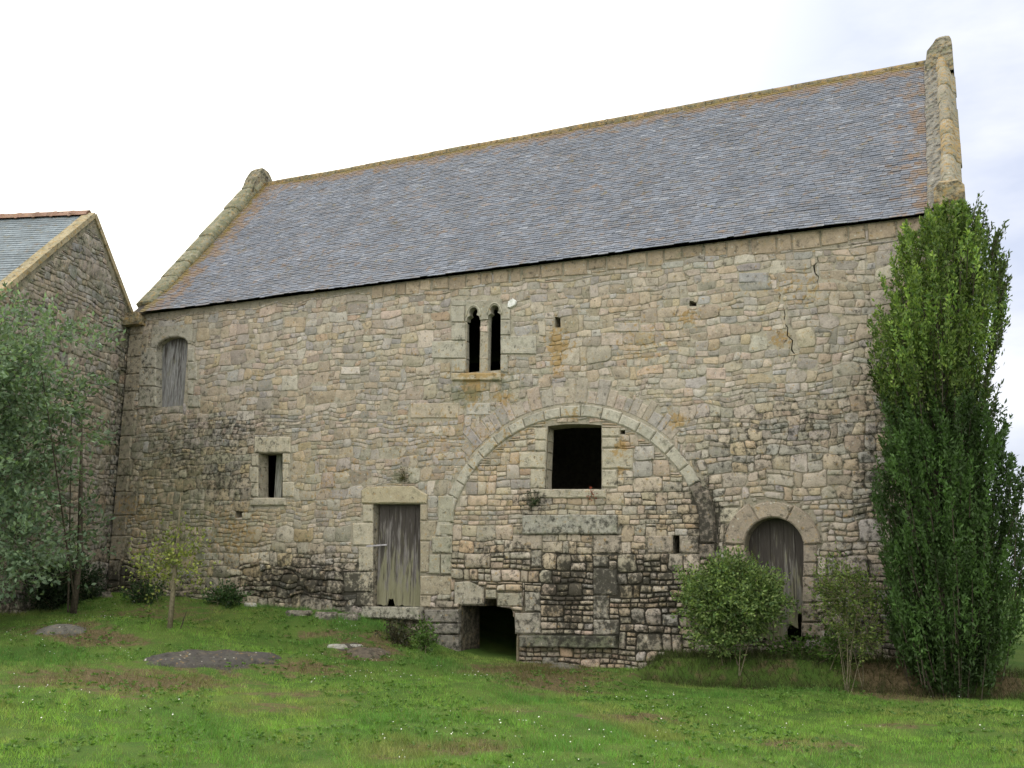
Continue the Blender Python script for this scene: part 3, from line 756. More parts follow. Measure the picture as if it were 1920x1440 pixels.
# shuttered arched window top left
sE = empty('shutter', parent=barn); sE['label'] = 'pale grey boarded shutter under a low arch'
plank_set(sE, uc[0] - uw - .02, uc[0] + uw + .02, lambda x, k: uz0 + .005, lambda x: uc[1] + (urise + .03) * math.sqrt(max(.001, 1 - ((x - uc[0]) / (uw + .03)) ** 2)), .16, 4,
          lambda k: np.array((.25, .25, .26)) * rnd.uniform(.9, 1.15), .01, lambda x, z: (.6 * sstep(uc[1] - .1, uc[1] + .3, z) + .05, .05, 0))
# small window: board standing ajar inside
s0, s1 = P2(485, 933), P2(530, 850)
wE = empty('window', parent=barn); wE['label'] = 'small square window with a pale board standing inside'
sb0, sb1 = onp(514, 933, .42)[0], onp(527, 933, .42)[0]; V, Fc = box(sb0, .42, s0[1] - .05, sb1, .455, s1[1] + .05)
obj('shutter_board', V, Fc, M_WOOD, wE, {'Col': np.array((.36, .36, .33)), 'Stain': np.array((.1, .1, 0))})
# twin lancet: mullion, tracery plate, carved hood lines
tE = empty('window', parent=barn); tE['label'] = 'twin trefoil-headed lancet window with stone mullion'
mxa, mxb = wl1[0] + .002, wr0[0] - .002; mc, mw = (mxa + mxb) / 2, (mxb - mxa) / 2
ring = [(mc + mw * 1.05 * math.cos(math.radians(a)), .10 + .10 * math.sin(math.radians(a))) for a in range(0, 360, 30)]
nR = len(ring); V = []; Fc = []
lv = [wl0[1] + .004, wl0[1] + .05, zs - .12, zs + .02]; scl = [1.08, 1, 1, 1.12]
for zz, s in zip(lv, scl): V += [(mc + (x - mc) * s, y, zz) for x, y in ring]
for k in range(3):
    for i in range(nR): j = (i + 1) % nR; Fc.append((k * nR + i, k * nR + j, (k + 1) * nR + j, (k + 1) * nR + i))
obj('mullion', V, Fc, M_STONE, tE, {'Col': np.array((.36, .34, .29)), 'Stain': np.array((.05, .05, .05))}, True)
pl = [(wl0[0] - .025, zs - .015), (wr1[0] + .015, zs - .015), (wr1[0] + .015, ztl + .095), (wl0[0] - .025, ztl + .095)]
def clip_head(p): return [(x, z) for x, z in p if z > zs - .001]
# plate with the two heads cut out of it
hl = [(x, max(z, zs - .03)) for x, z in lightL]; hr = [(x, max(z, zs - .03)) for x, z in lightR]
wall_sheet([(pl[0][0], pl[0][1]), pl[1], pl[2], pl[3]], [[(x, z) for x, z in hl if True][1:] + [hl[0]], [(x, z) for x, z in hr][1:] + [hr[0]]], .06, lambda V: np.tile((.08, .05, .03), (len(V), 1)), .16, 'tracery_head', tE, lambda V: V + np.array([0, -.035, 0]), M_STONE, lambda V: np.tile((.33, .31, .26), (len(V), 1)))

def tube(path, rad, n=6, cap=True):
    V, Fc = [], []; path = [Vector(p) for p in path]
    for i, p in enumerate(path):
        d = (path[min(i + 1, len(path) - 1)] - path[max(i - 1, 0)]).normalized()
        a = d.orthogonal().normalized() if i == 0 else (pa - d * pa.dot(d)).normalized()
        pa = a; b = d.cross(a); r_ = rad[i] if hasattr(rad, '__len__') else rad
        V += [tuple(p + (a * math.cos(2 * math.pi * k / n) + b * math.sin(2 * math.pi * k / n)) * r_) for k in range(n)]
    for i in range(len(path) - 1):
        for k in range(n): Fc.append((i * n + k, i * n + (k + 1) % n, (i + 1) * n + (k + 1) % n, (i + 1) * n + k))
    if cap: Fc.append(tuple(range(n - 1, -1, -1))); Fc.append(tuple(range((len(path) - 1) * n, len(path) * n)))
    return V, Fc
for lt in (lightL, lightR):
    cx0 = (lt[0][0] + lt[1][0]) / 2; hw_ = (lt[1][0] - lt[0][0]) / 2
    path = [(cx0 + hw_ * 1.12 * math.cos(math.radians(a)), -.040, zs + .02 + (ztl - zs + .015) * math.sin(math.radians(a)) ** .9) for a in range(4, 177, 12)]
    V, Fc = tube(path, .012, 5)
    obj('hood_moulding', V, Fc, M_STONE, tE, {'Col': np.array((.45, .43, .36)), 'Stain': np.array((0, 0, .02))}, True)
# thin post at the cellar mouth
a, b = P2(975, 1243), P2(974, 1193)
V, Fc = tube([(a[0], -.10, a[1] - .2), (b[0] + .01, -.08, b[1])], .025, 7)
obj('prop_post', V, Fc, M_TWIG, barn)

# ------------------------------------------------------------------ inside, gable walls, back
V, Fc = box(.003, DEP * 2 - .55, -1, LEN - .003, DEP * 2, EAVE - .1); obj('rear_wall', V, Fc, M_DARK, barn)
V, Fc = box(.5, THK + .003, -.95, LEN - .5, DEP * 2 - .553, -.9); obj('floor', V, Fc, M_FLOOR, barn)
def gable(x0, x1, name, mat, top=.02):
    pr = [(.0, -1), (2 * DEP, -1), (2 * DEP, EAVE - .1), (DEP, RIDGE - .05 + top), (.0, EAVE - .1)]
    pr = [(THK + .002, -1) if p == (.0, -1) else p for p in pr]
    pr[-1] = (THK + .002, EAVE - .1); pr.append((0, 0)); pr = pr[:-1]
    pr = [(THK + .002, -1), (2 * DEP - .002, -1), (2 * DEP - .002, EAVE - .1), (DEP, RIDGE + top), (.02, EAVE - .06), (THK + .002, EAVE - .06)]
    n = len(pr); V = [(x0, y, z) for y, z in pr] + [(x1, y, z) for y, z in pr]
    Fc = [tuple(range(n)), tuple(range(2 * n - 1, n - 1, -1))] + [(i, i + n, (i + 1) % n + n, (i + 1) % n) for i in range(n)]
    return obj(name, V, Fc, mat, barn)
gable(.004, .48, 'gable_wall', M_RENDER); gable(LEN - .48, LEN - .004, 'gable_wall', M_RENDER)

# ------------------------------------------------------------------ roof
RX0, RX1 = .40, 16.28
EY, EZ = -.10, EAVE - .07
SL = math.hypot(DEP - EY, RIDGE - EZ)
def rp(x, s, lift=0.):
    """point of the front slope: s = 0 eave .. 1 ridge"""
    bell = .13 * max(0, 1 - s / .22) ** 2                        # slight kick at the foot
    y = EY + (DEP - EY) * s; z = EZ + (RIDGE - EZ) * s
    sag = -.05 * math.sin(math.pi * s) * (.6 + .4 * math.sin(x * .55 + 1)) + .018 * nv(x * .8, s * 4) + .02 * nv(x * .35, s * 1.5, 5)
    n = (-(RIDGE - EZ) / SL, (DEP - EY) / SL)
    return (x, y + n[0] * (lift + sag + bell * .5), z + n[1] * (lift + sag) + bell * .25)
bx, bs = np.linspace(RX0 - .35, RX1 + .3, 40), np.linspace(0.012, 1, 14)
V = [rp(x, s, -.03) for s in bs for x in bx]; Fc = [(j * 40 + i, j * 40 + i + 1, (j + 1) * 40 + i + 1, (j + 1) * 40 + i) for j in range(13) for i in range(39)]
nb = len(V); V += [(x, DEP * 2 + .1 - (DEP + .1) * s, EZ + (RIDGE - EZ) * s) for s in (0, 1) for x in (RX0 - .35, RX1 + .3)]
Fc.append((nb, nb + 1, nb + 3, nb + 2))
obj('roof_deck', V, Fc, M_ROCKP, roofE)
bag = Bag(); expo = .078; rows = int(SL / expo)
SP = [(.158, .176, .222), (.144, .161, .205), (.166, .182, .224), (.132, .147, .186), (.160, .168, .200), (.21, .226, .27), (.156, .156, .178)]
SW = [5, 4, 4, 2, 3, .7, 2]
for k in range(rows):
    s0_ = k * expo / SL; x = RX0 - rnd.uniform(0, .15)
    wob = lambda x_: .010 * nv(x_ * 1.3, k * .35)
    while x < RX1:
        w = rnd.uniform(.13, .25); L_ = .20 + rnd.uniform(-.02, .02); w *= .85
        dr_ = rnd.uniform(-.012, .008) if k else rnd.uniform(-.03, .012); sa = s0_ + (dr_ + wob(x)) / SL; sb = min(1.0, sa + L_ / SL)
        sa = max(sa, -.006); tilt = rnd.uniform(-.006, .006) / SL; th = rnd.uniform(.006, .013)
        lf = .020 + rnd.uniform(0, .006); rt_ = x + w - .004
        if rt_ > RX1 + .12: rt_ = RX1 + .12
        A = rp(x, sa, lf - th); B = rp(rt_, sa + tilt, lf - th); A2 = rp(x, sa, lf); B2 = rp(rt_, sa + tilt, lf + rnd.uniform(-.002, .002))
        Cc = rp(rt_, sb, .000); D = rp(x, sb, .000)
        col = np.array(rnd.choices(SP, SW)[0]) * rnd.uniform(.86, 1.12)
        st = (0, .62 * max(sstep(.965, 1.0, sb), sstep(.75, .3, x)), max(.58 * sstep(.86, .995, sb), .47 * sstep(14.9, 16.4, x), .55 * sstep(1.6, .5, x), .10))
        st = (0, float(st[1]), float(st[2]))
        d = math.dist(A, CAM); u, v = topx(*A)
        bag.add([A, B, B2, A2, Cc, D], [(0, 1, 2, 3), (3, 2, 4, 5), (1, 4, 2), (0, 3, 5)], col, st, (w / d ** 2) * (0 if x > 15.9 else 1) * (.2 if s0_ > .35 else 1))
        x += w
bag.build('slate', 'slates', M_SLATE, roofE, 300, smooth=False)
# ridge tiles
x = RX0 + .05
while x < RX1 + .05:
    w = rnd.uniform(.40, .48); dz = .02 * nv(x * .6, 0) - .03
    path = []
    prof = [(-.14, -.16), (-.12, -.07), (-.07, .0), (0, .025), (.07, .0), (.12, -.07), (.14, -.16)]
    V = []; 
    for xx, s in ((x, .92), (x + w * .90, .92), (x + w * .91, 1.0), (x + w - .004, 1.0)):
        V += [(xx, DEP + a * s, RIDGE + dz + .035 + b * s + 0) for a, b in prof]
    V += [(xx, DEP + a * .85, RIDGE + dz + b * .85) for xx in (x,) for a, b in prof]
    Fc = [(q * 7 + i, q * 7 + i + 1, (q + 1) * 7 + i + 1, (q + 1) * 7 + i) for q in range(3) for i in range(6)] + [tuple(range(21, 28)), tuple(range(6, -1, -1))]
    obj('ridge_tile', V, Fc, M_COPE, roofE, {'Col': np.array((.22, .175, .115)) * rnd.uniform(.8, 1.15), 'Stain': np.array((.22, .32, .34))}, True)
    x += w

# copings up both rakes
def coping(x0, x1, side):
    e_ = empty('gable_coping', parent=barn); e_['label'] = 'mossy stone coping stepping up the %s gable' % side
    dy, dz = DEP - EY, RIDGE - EZ; Lr = math.hypot(dy, dz); d = np.array([0, dy / Lr, dz / Lr]); n = np.array([0, -dz / Lr, dy / Lr])
    s = .42; base = np.array([0, EY, EZ])
    right = side == 'right'
    while s < Lr - .15:
        L_ = min(rnd.uniform(.42, .75), Lr - .1 - s); hgt_ = .24 + rnd.uniform(-.015, .03); jx = rnd.uniform(-.015, .015)
        if right: prof = [(x0 + .17, -.12), (x0 + .17, .02), (x0 + .20, hgt_ * .55), (x0 + .25, hgt_ * .8), (x1 - .12, hgt_ * .8), (x1 - .06, hgt_ * .55), (x1 - .03, .02), (x1 + .03, -.03), (x1 + .03, -.12)]
        else: q_ = .30 + .55 * s / Lr; prof = [(x0 - .03, -.10), (x0 - .03, hgt_ * .5 * q_), (x0 + .05, hgt_ * .95 * q_), (x1 - .14, hgt_ * 1.0 * q_), (x1 - .04, hgt_ * .75 * q_), (x1, hgt_ * .3 * q_), (x1, -.10)]
        V = []
        m_ = len(prof)
        for t, sc_ in ((0, .95), (.02, 1), (L_ * .5, 1.02), (L_ - .022, 1.0), (L_ - .004, .95)):
            for a, b in prof:
                cx0 = (x0 + x1) / 2 + .05; p = base + d * (s + t) + n * (b * sc_ if b > 0 else b); V.append((cx0 + (a - cx0) * (.96 if sc_ < 1 else 1) + jx, p[1], p[2]))
        Fc = [(q * m_ + i, q * m_ + (i + 1) % m_, (q + 1) * m_ + (i + 1) % m_, (q + 1) * m_ + i) for q in range(4) for i in range(m_)] + [tuple(range(m_ - 1, -1, -1)), tuple(range(4 * m_, 5 * m_))]
        obj('coping_stone', V, Fc, M_COPE, e_, {'Col': np.array((.27, .26, .20) if not right else (.27, .25, .205)) * rnd.uniform(.85, 1.15), 'Stain': np.array((.12 if not right else .12, .42 if not right else .15, rnd.uniform(.10, .45) if right else .22))}, True)
        s += L_
    # rear slope coping in one run
    V = []; 
    for t in (0., 1.):
        for a, b in ((x0 + .16, 0), (x0 + .16, .2), (x1 + .03, .2), (x1 + .03, 0)):
            V.append((a, DEP + .05 + (DEP + .1) * t, RIDGE + b + .02 - (RIDGE - EZ) * t))
    obj('rear_coping', V, [(0, 1, 5, 4), (1, 2, 6, 5), (2, 3, 7, 6), (3, 0, 4, 7), (0, 3, 2, 1), (4, 5, 6, 7)], M_COPE, e_, {'Col': np.array((.27, .25, .21)), 'Stain': np.array((.3, .2, .15))})
    # apex stone: a tapering saddle
    top = RIDGE + (.44 if right else .44)
    V = []; xa, xb = (x0 + .17, x1 + .03) if right else (x0, x1 - .02)
    for z_, hy, ix in ((RIDGE - .55, .60, 0), (RIDGE + .08, .34, .0), (RIDGE + .26, .22, .01), (top - .06, .13, .04), (top, .05, .10)):
        xl_ = xa + ix - (.20 * max(0, min(1, (RIDGE + .30 - z_) / .35)) if right else 0); V += [(xl_, DEP - hy * .8, z_), (xb - ix, DEP - hy, z_), (xb - ix, DEP + hy, z_), (xl_, DEP + hy, z_)]
    Fc = [(q * 4 + i, q * 4 + (i + 1) % 4, (q + 1) * 4 + (i + 1) % 4, (q + 1) * 4 + i) for q in range(4) for i in range(4)] + [(16, 17, 18, 19)]
    obj('apex_stone', V, Fc, M_COPE, e_, {'Col': np.array((.27, .245, .19)), 'Stain': np.array((.3, .3, .2))}, False)
    # kneeler at the foot
    V = []
    xa, xb = (x0 + .08, x1 + .05) if right else (x0 - .04, x1)
    for y_, zt_ in ((-.24, .30), (-.20, .46), (-.02, .56 if right else .42), (.22, .60 if right else .5), (.40, .5)):
        V += [(xa, y_, EZ - .22), (xa, y_, EZ + zt_ * .8), (xa + .08, y_, EZ + zt_), (xb - .08, y_, EZ + zt_), (xb, y_, EZ + zt_ * .8), (xb, y_, EZ - .22)]
    if not right: V = [(a, b, c - .40 if c > EZ else c) for a, b, c in V]
    Fc = [(q * 6 + i, q * 6 + (i + 1) % 6, (q + 1) * 6 + (i + 1) % 6, (q + 1) * 6 + i) for q in range(4) for i in range(6)] + [tuple(range(5, -1, -1)), tuple(range(24, 30))]
    obj('kneeler', V, Fc, M_COPE, e_, {'Col': np.array((.31, .265, .19)), 'Stain': np.array((.3, .25, .3))}, False)
    # rough mortar fillet between coping and slates
    if right:
        V = []; K = 26
        for q in range(K):
            s_ = q / (K - 1); a = rp(x0 - .02 + .04 * nv(q * .7, 3), s_ * .985 + .01, .035); b = rp(x0 + .25, s_ * .985 + .01, .13 + .03 * nv(q * .9, 1))
            V += [a, b]
        obj('mortar_fillet', V, [(2 * q, 2 * q + 1, 2 * q + 3, 2 * q + 2) for q in range(K - 1)], M_COPE, e_, {'Col': np.array((.22, .21, .19)), 'Stain': np.array((.3, .1, .12))}, True)
coping(LEN - .46, LEN, 'right'); coping(-.02, .44, 'left')

# ------------------------------------------------------------------ neighbouring house on the left
TH = math.radians(16); GD = np.array([math.sin(TH), -math.cos(TH), 0]); GN = np.array([math.cos(TH), math.sin(TH), 0]); GO = np.array([-.06, -.02, 0])
SPK, ZPK, HWD, SLP = 1.66, 8.20, 4.4, .93
def nb(V):      # local (s along the gable towards the camera, inwards, z) -> world
    V = np.asarray(V, float); return GO + V[:, :1] * GD + V[:, 1:2] * (-GN) + np.c_[np.zeros((len(V), 2)), V[:, 2]]
house = empty('stone_house', tuple(GO), 'granite house with slate roof standing at the left end behind the leafy tree', 'house')
def sub(name): 
    e_ = empty(name, parent=house); e_.location = tuple(-GO); return e_
hw = sub('gable_wall'); hr_ = sub('roof')
S0, S1 = SPK - HWD, SPK + HWD; ze = ZPK - SLP * HWD
pent = [(S0, -1), (S1, -1), (S1, ze), (SPK, ZPK), (S0, ze)]
def nstain(V):
    V = np.asarray(V); S = np.zeros((len(V), 3)); S[:, 0] = .16 + .35 * (1 - sstep(.3, 1.6, V[:, 2])) + .2 * (1 - sstep(0, .7, V[:, 0])); S[:, 1] = .30; S[:, 2] = .04; return S
wall_sheet(pent, [], .3, lambda V: nstain(V), .6, 'wall_core', hw, nb, M_MORTAR, lambda V: np.tile((.26, .235, .18), (len(V), 1)))
V, Fc = box(S0 + .003, .603, -1, S0 + .6, 9, ze - .02); obj('rear_wall', nb(V), Fc, M_RENDER, house).location = tuple(-GO)
V, Fc = box(S1 - .6, .603, -1, S1 - .003, 9, ze - .02); obj('front_wall', nb(V), Fc, M_RENDER, house).location = tuple(-GO)
g2 = .045; nx2, nz2 = int(2 * HWD / g2), int((ZPK + .6) / g2)
cx2, cz2 = np.meshgrid(S0 + (np.arange(nx2) + .5) * g2, -.3 + (np.arange(nz2) + .5) * g2)
fr2 = inpoly(cx2, cz2, [(S0, -1), (S1, -1), (S1, ze - .12), (SPK, ZPK - .14), (S0, ze - .12)]) & (cx2 > -.35)
c2 = []; nxt = 0
for j in range(nz2):
    if j >= nxt: nxt = j + rnd.choice([5, 6, 7])
    c2.append(nxt)
bag = Bag()
for (i, j, w, h) in pack2(fr2, rnd, [4, 5, 5, 6, 7], (4, 13), .4, lambda i, j, r: (r.choice([3, 4, 5, 6]), r.choice([2, 3, 3]))):
    x, z = S0 + i * g2, -.3 + j * g2
    if w * h < 2: continue
    V, Fc = rubble(x, z, w * g2, h * g2, rnd, .003, rnd.uniform(.012, .030), rnd.uniform(2.6, 5), 1.)
    V = np.array(V); Wd = nb(V); u, v = topx(*Wd[-1]); d = np.linalg.norm(Wd[-1] - CAM)
    bag.add(Wd, Fc, pick(rnd) * np.array((.84, .86, .88)), nstain(V), w * h / d ** 2 * (1 if -10 < u < 240 and v < 1110 else 0))
bag.build('stone', 'rubble_stones', M_STONE, hw, 300)
# roof planes
Lr = HWD / math.cos(math.atan(SLP)); ca, sa_ = math.cos(math.atan(SLP)), math.sin(math.atan(SLP))
def nrp(b, t, lift, sgn=1):    # b = distance back along the ridge, t = metres down the slope
    return (SPK + sgn * (t * ca + lift * sa_), b, ZPK + .06 - t * sa_ + lift * ca)
for sg in (1, -1):
    V = [nrp(-.0, 0, 0, sg), nrp(9, 0, 0, sg), nrp(9, Lr + .2, 0, sg), nrp(0, Lr + .2, 0, sg)]
    obj('roof_deck', nb(V), [(0, 1, 2, 3)], M_ROCKP, hr_)
bag = Bag()
for k in range(int((Lr + .2) / .105)):
    t = (Lr + .2) - k * .105; b = .24
    while b < 7.5:
        w = rnd.uniform(.18, .24); lf = .024; t2 = max(0, t - .24); o_ = rnd.uniform(-.004, .004)
        q = [nrp(b, t + o_, lf - .009), nrp(b + w - .003, t + o_, lf - .009), nrp(b + w - .003, t + o_, lf), nrp(b, t + o_, lf), nrp(b + w - .003, t2, 0), nrp(b, t2, 0)]
        q = nb(q); u, v = topx(*q[0])
        bag.add(q, [(0, 1, 2, 3), (3, 2, 4, 5), (1, 4, 2), (0, 3, 5)], np.array((.20, .235, .27)) * rnd.uniform(.85, 1.12), (0, .02, .06), 1 / np.linalg.norm(q[0] - CAM) * (1 if u > -20 and v > 390 else 0))
        b += w
bag.build('slate', 'slates', M_SLATE, hr_, 300, smooth=False)
b = .1
while b < 7:
    V = []
    for bb, s in ((b, 1), (b + .34, 1), (b + .345, 1.25), (b + .395, 1.25)):
        for a, c in ((-.13, -.10), (-.08, 0), (0, .04), (.08, 0), (.13, -.10)): V.append((SPK + a * s, bb, ZPK + .13 + c * s))
    Fc = [(q * 5 + i, q * 5 + i + 1, (q + 1) * 5 + i + 1, (q + 1) * 5 + i) for q in range(3) for i in range(4)] + [(0, 1, 2, 3, 4), (19, 18, 17, 16, 15)]
    obj('ridge_tile', nb(V), Fc, M_COPE, hr_, {'Col': np.array((.30, .19, .15)) * rnd.uniform(.9, 1.1), 'Stain': np.array((.05, .0, .1))}, True); b += .4
# flat verge coping
for sg in (1, -1):
    t = 0.
    while t < Lr:
        L_ = min(.75, Lr + .2 - t); V = []
        for tt in (t + .004, t + L_ - .004):
            for bb, lf in ((-.04, -.05), (-.04, .05), (.20, .05), (.20, -.02)): V.append(nrp(bb, tt, lf, sg))
        obj('verge_stone', nb(V), [(0, 1, 5, 4), (1, 2, 6, 5), (2, 3, 7, 6), (3, 0, 4, 7), (0, 3, 2, 1), (4, 5, 6, 7)], M_COPE, hr_, {'Col': np.array((.36, .31, .21)) * rnd.uniform(.9, 1.1), 'Stain': np.array((.12, .15, .22))}); t += L_

# ------------------------------------------------------------------ plants
def leaves(Pt, Dr, ln, wd, col, jit=.5, fold=.25):
    """one diamond leaf (2 triangles) per point; Dr = growth direction"""
    n = len(Pt); Dr = Dr + nr.normal(0, jit, (n, 3)); Dr /= np.linalg.norm(Dr, axis=1)[:, None] + 1e-9
    sd = np.cross(Dr, nr.normal(0, 1, (n, 3))); sd /= np.linalg.norm(sd, axis=1)[:, None] + 1e-9
    up = np.cross(sd, Dr); ln = (ln * nr.uniform(.7, 1.25, n))[:, None]; wd = (wd * nr.uniform(.7, 1.2, n))[:, None]
    A = Pt; B = Pt + Dr * ln * .5 + sd * wd + up * ln * fold * .3; Cq = Pt + Dr * ln; D = Pt + Dr * ln * .5 - sd * wd + up * ln * fold * .3
    V = np.stack([A, B, Cq, D], 1).reshape(-1, 3); i = np.arange(n) * 4
    Fc = np.concatenate([np.stack([i, i + 1, i + 2], 1), np.stack([i, i + 2, i + 3], 1)])
    return V, Fc, np.repeat(col, 4, 0)
def lcol(n, a, b, v=.25):
    t = nr.random((n, 1)); return np.clip((np.array(a) * (1 - t) + np.array(b) * t) * nr.uniform(1 - v, 1 + v, (n, 1)), 0, 1)
def branches(parent, name, paths, mat):
    Vs, Fs, o = [], [], 0
    for p, r_ in paths:
        V, Fc = tube(p, r_, 5, False); Vs += V; Fs += [tuple(i + o for i in f) for f in Fc]; o += len(V)
    return obj(name, Vs, Fs, mat, parent, smooth=True)

# --- tall columnar evergreen at the right end
TB = gpt(1800, 1284); TB = np.array([16.15, -.85, float(hgt(16.15, -.85))])
tree = empty('columnar_evergreen_tree', tuple(TB), 'tall dense dark green columnar evergreen at the right end of the barn', 'tree')
def prof(z, side):     # outline of the crown in photo pixels, left and right
    L_ = [(388, 1760), (405, 1728), (440, 1696), (480, 1672), (560, 1655), (640, 1636), (720, 1645), (780, 1672), (870, 1655), (950, 1650), (1050, 1655), (1150, 1664), (1220, 1690), (1255, 1735), (1285, 1785)]
    R_ = [(388, 1790), (405, 1826), (440, 1856), (480, 1878), (560, 1890), (640, 1888), (700, 1868), (760, 1856), (820, 1886), (900, 1912), (1000, 1922), (1100, 1920), (1180, 1908), (1230, 1880), (1262, 1845), (1285, 1812)]
    q = L_ if side == 0 else R_; return np.interp(z, [a for a, b in q], [b for a, b in q])
zt, zb_ = onp(1775, 395, TB[1])[2], onp(1800, 1275, TB[1])[2]
ts = nr.random(7000); paths = []; P_, D_, Cc_ = [], [], []
for q in range(2000):
    v = 395 + 885 * nr.random() ** .88; z_ = zt + (zb_ - zt) * (v - 395) / 880
    xl, xr = onp(prof(v, 0), v, TB[1])[0], onp(prof(v, 1), v, TB[1])[0]; cxm, rr = (xl + xr) / 2 - .03, (xr - xl) / 2 * 1.06
    ph = nr.uniform(0, 2 * math.pi); rad = rr * math.sqrt(nr.uniform(.12, 1.0)) * (1 + .15 * nv(ph * 2, z_ * 1.6))
    base_ = np.array([cxm + rad * math.cos(ph), TB[1] + min(rad, 1.1) * math.sin(ph) * .95, z_])
    Ls = nr.uniform(.35, .75) * (.6 if v < 470 else 1); out_ = np.array([math.cos(ph), math.sin(ph), 0]); dr0 = out_ * nr.uniform(.12, .40) + np.array([0, 0, 1.])
    dr0 /= np.linalg.norm(dr0); st_ = base_ - dr0 * Ls * .75
    n = 52; tt = nr.random(n) ** .8
    pt = st_ + dr0 * (tt * Ls)[:, None] + nr.normal(0, .035, (n, 3)) * (1.2 - tt)[:, None]
    P_.append(pt); D_.append(np.tile(dr0, (n, 1)) * .9 + nr.normal(0, .5, (n, 3)))
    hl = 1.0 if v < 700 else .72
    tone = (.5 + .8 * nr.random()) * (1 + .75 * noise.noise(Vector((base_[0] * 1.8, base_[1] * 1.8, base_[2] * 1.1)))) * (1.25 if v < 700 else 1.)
    Cc_.append(lcol(n, (.060, .115, .034), (.19, .26, .065) if v < 760 else (.080, .145, .045)) * tone)  # highlights put into the leaf colour: upper sprays lighter, lower ones darker
    if q % 4 == 0: paths.append(([st_ - dr0 * .3, st_ + dr0 * Ls * .7], [.008, .003]))
# loose airy twigs on the right-hand side, sky showing through
for q in range(70):
    v = nr.uniform(400, 800); z_ = zt + (zb_ - zt) * (v - 395) / 880 
    xr = onp(prof(v, 1), v, TB[1])[0]; Ls = nr.uniform(.3, .55)
    st_ = np.array([xr - .12, TB[1] + nr.uniform(-.3, .3), z_ - .2]); dr0 = np.array([nr.uniform(.15, .45), 0, 1.]); dr0 /= np.linalg.norm(dr0); n = 26; tt = nr.random(n)
    P_.append(st_ + dr0 * (tt * Ls)[:, None] + nr.normal(0, .015, (n, 3))); D_.append(np.tile(dr0, (n, 1)) + nr.normal(0, .4, (n, 3))); Cc_.append(lcol(n, (.05, .08, .03), (.10, .14, .04)))
    paths.append(([st_, st_ + dr0 * Ls], [.006, .002]))
P_, D_, Cc_ = np.vstack(P_), np.vstack(D_), np.vstack(Cc_)
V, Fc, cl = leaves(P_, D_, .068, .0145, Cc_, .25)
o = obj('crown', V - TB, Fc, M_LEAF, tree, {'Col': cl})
o = branches(tree, 'branch', [([np.array(a) - TB for a in p], r_) for p, r_ in paths], M_BARK)
tr = []
for q in range(6):
    a = q * 1.05; b0 = np.array([.10 * math.cos(a), .10 * math.sin(a), -.1]); tr.append(([b0, b0 * 1.5 + [0, 0, 1.2], b0 * 2.2 + [.02, 0, 3.2], b0 * 1.6 + [.0, 0, 5.4]], [.06, .045, .03, .01]))
branches(tree, 'trunk', tr, M_BARK)

def shrub(name, label, cat, base, blobs, nl, ln, wd, ca_, cb_, stems=8, stem_h=.5, mat=M_TWIG, group=None, stem_r=.012, spray=22, upw=.4, shell=.35):
    base = np.array(base, float); e_ = empty(name, tuple(base), label, cat, group)
    P_, D_, C_ = [], [], []; paths = []
    vol = [b[3] * b[4] * b[5] for b in blobs]; tot = sum(vol)
    for b, v_ in zip(blobs, vol):
        c = np.array(b[:3]); R_ = np.array(b[3:6]); ns = max(3, int(nl * v_ / tot / spray))
        for q in range(ns):
            d = nr.normal(0, 1, 3); d /= np.linalg.norm(d); r_ = nr.uniform(shell, 1) ** .6; r_ *= 1 + .55 * noise.noise(Vector(d * 1.9 + c * 3))
            p = c + d * R_ * r_; dd = d * .8 + np.array([0, 0, upw]); dd /= np.linalg.norm(dd); L_ = .14 + .5 * ln * 2
            tt = nr.random(spray)[:, None]; tone = nr.uniform(.6, 1.35)
            P_.append(p + dd * (tt - .6) * L_ * 1.5 + nr.normal(0, ln * .55, (spray, 3))); D_.append(np.tile(dd, (spray, 1)) + nr.normal(0, .8, (spray, 3))); C_.append(lcol(spray, ca_, cb_) * tone)
            if q % 3 == 0: paths.append(([c * .55 + p * .45 - [0, 0, .05], p + dd * L_ * .3], [.005, .002]))
    V, Fc, cl = leaves(np.vstack(P_), np.vstack(D_), ln, wd, np.vstack(C_), .3)
    obj('leaves' if cat != 'tree' else 'crown', V, Fc, M_LEAF, e_, {'Col': cl})
    for q in range(stems):
        b = blobs[q % len(blobs)]; a = nr.uniform(0, 6.28); s = np.array([.06 * math.cos(a) * stems ** .5, .06 * math.sin(a) * stems ** .5, -.05]) * (1 if stems > 1 else .1)
        if stems == 1: s = np.array([0, 0, -.08])
        tgt = np.array(b[:3]) + np.array([nr.uniform(-.5, .5) * b[3], nr.uniform(-.5, .5) * b[4], nr.uniform(-.2, .4) * b[5]])
        paths.append(([s, s * .6 + tgt * .4 + [0, 0, .04], tgt], [stem_r, stem_r * .7, stem_r * .3]))
    branches(e_, 'stems' if cat != 'tree' else 'branch', paths, mat)
    return e_
def gb(x, y): return (x, y, float(hgt(x, y)))
# round shrub by the round door
b = gpt(1372, 1262); b = np.array([b[0], min(b[1], -.75), 0]); b[2] = float(hgt(b[0], b[1]))
def rel(u, v, bb): p = onp(u, v, bb[1]); return (p[0] - bb[0], 0, p[2] - bb[2])
c1 = rel(1370, 1125, b); c2 = rel(1330, 1110, b); c3 = rel(1420, 1120, b); c4 = rel(1375, 1080, b); c5 = rel(1350, 1185, b)
shrub('round_shrub', 'rounded glossy green shrub growing beside the round-headed door', 'shrub', b,
      [(*c1, .72, .5, .52), (c2[0], .05, c2[2], .48, .4, .45), (c3[0], 0, c3[2], .40, .4, .42), (c4[0], .0, c4[2], .42, .35, .36), (c5[0], 0, c5[2], .5, .38, .32)], 25000, .054, .015, (.085, .155, .058), (.27, .35, .12), stems=6, stem_r=.009)
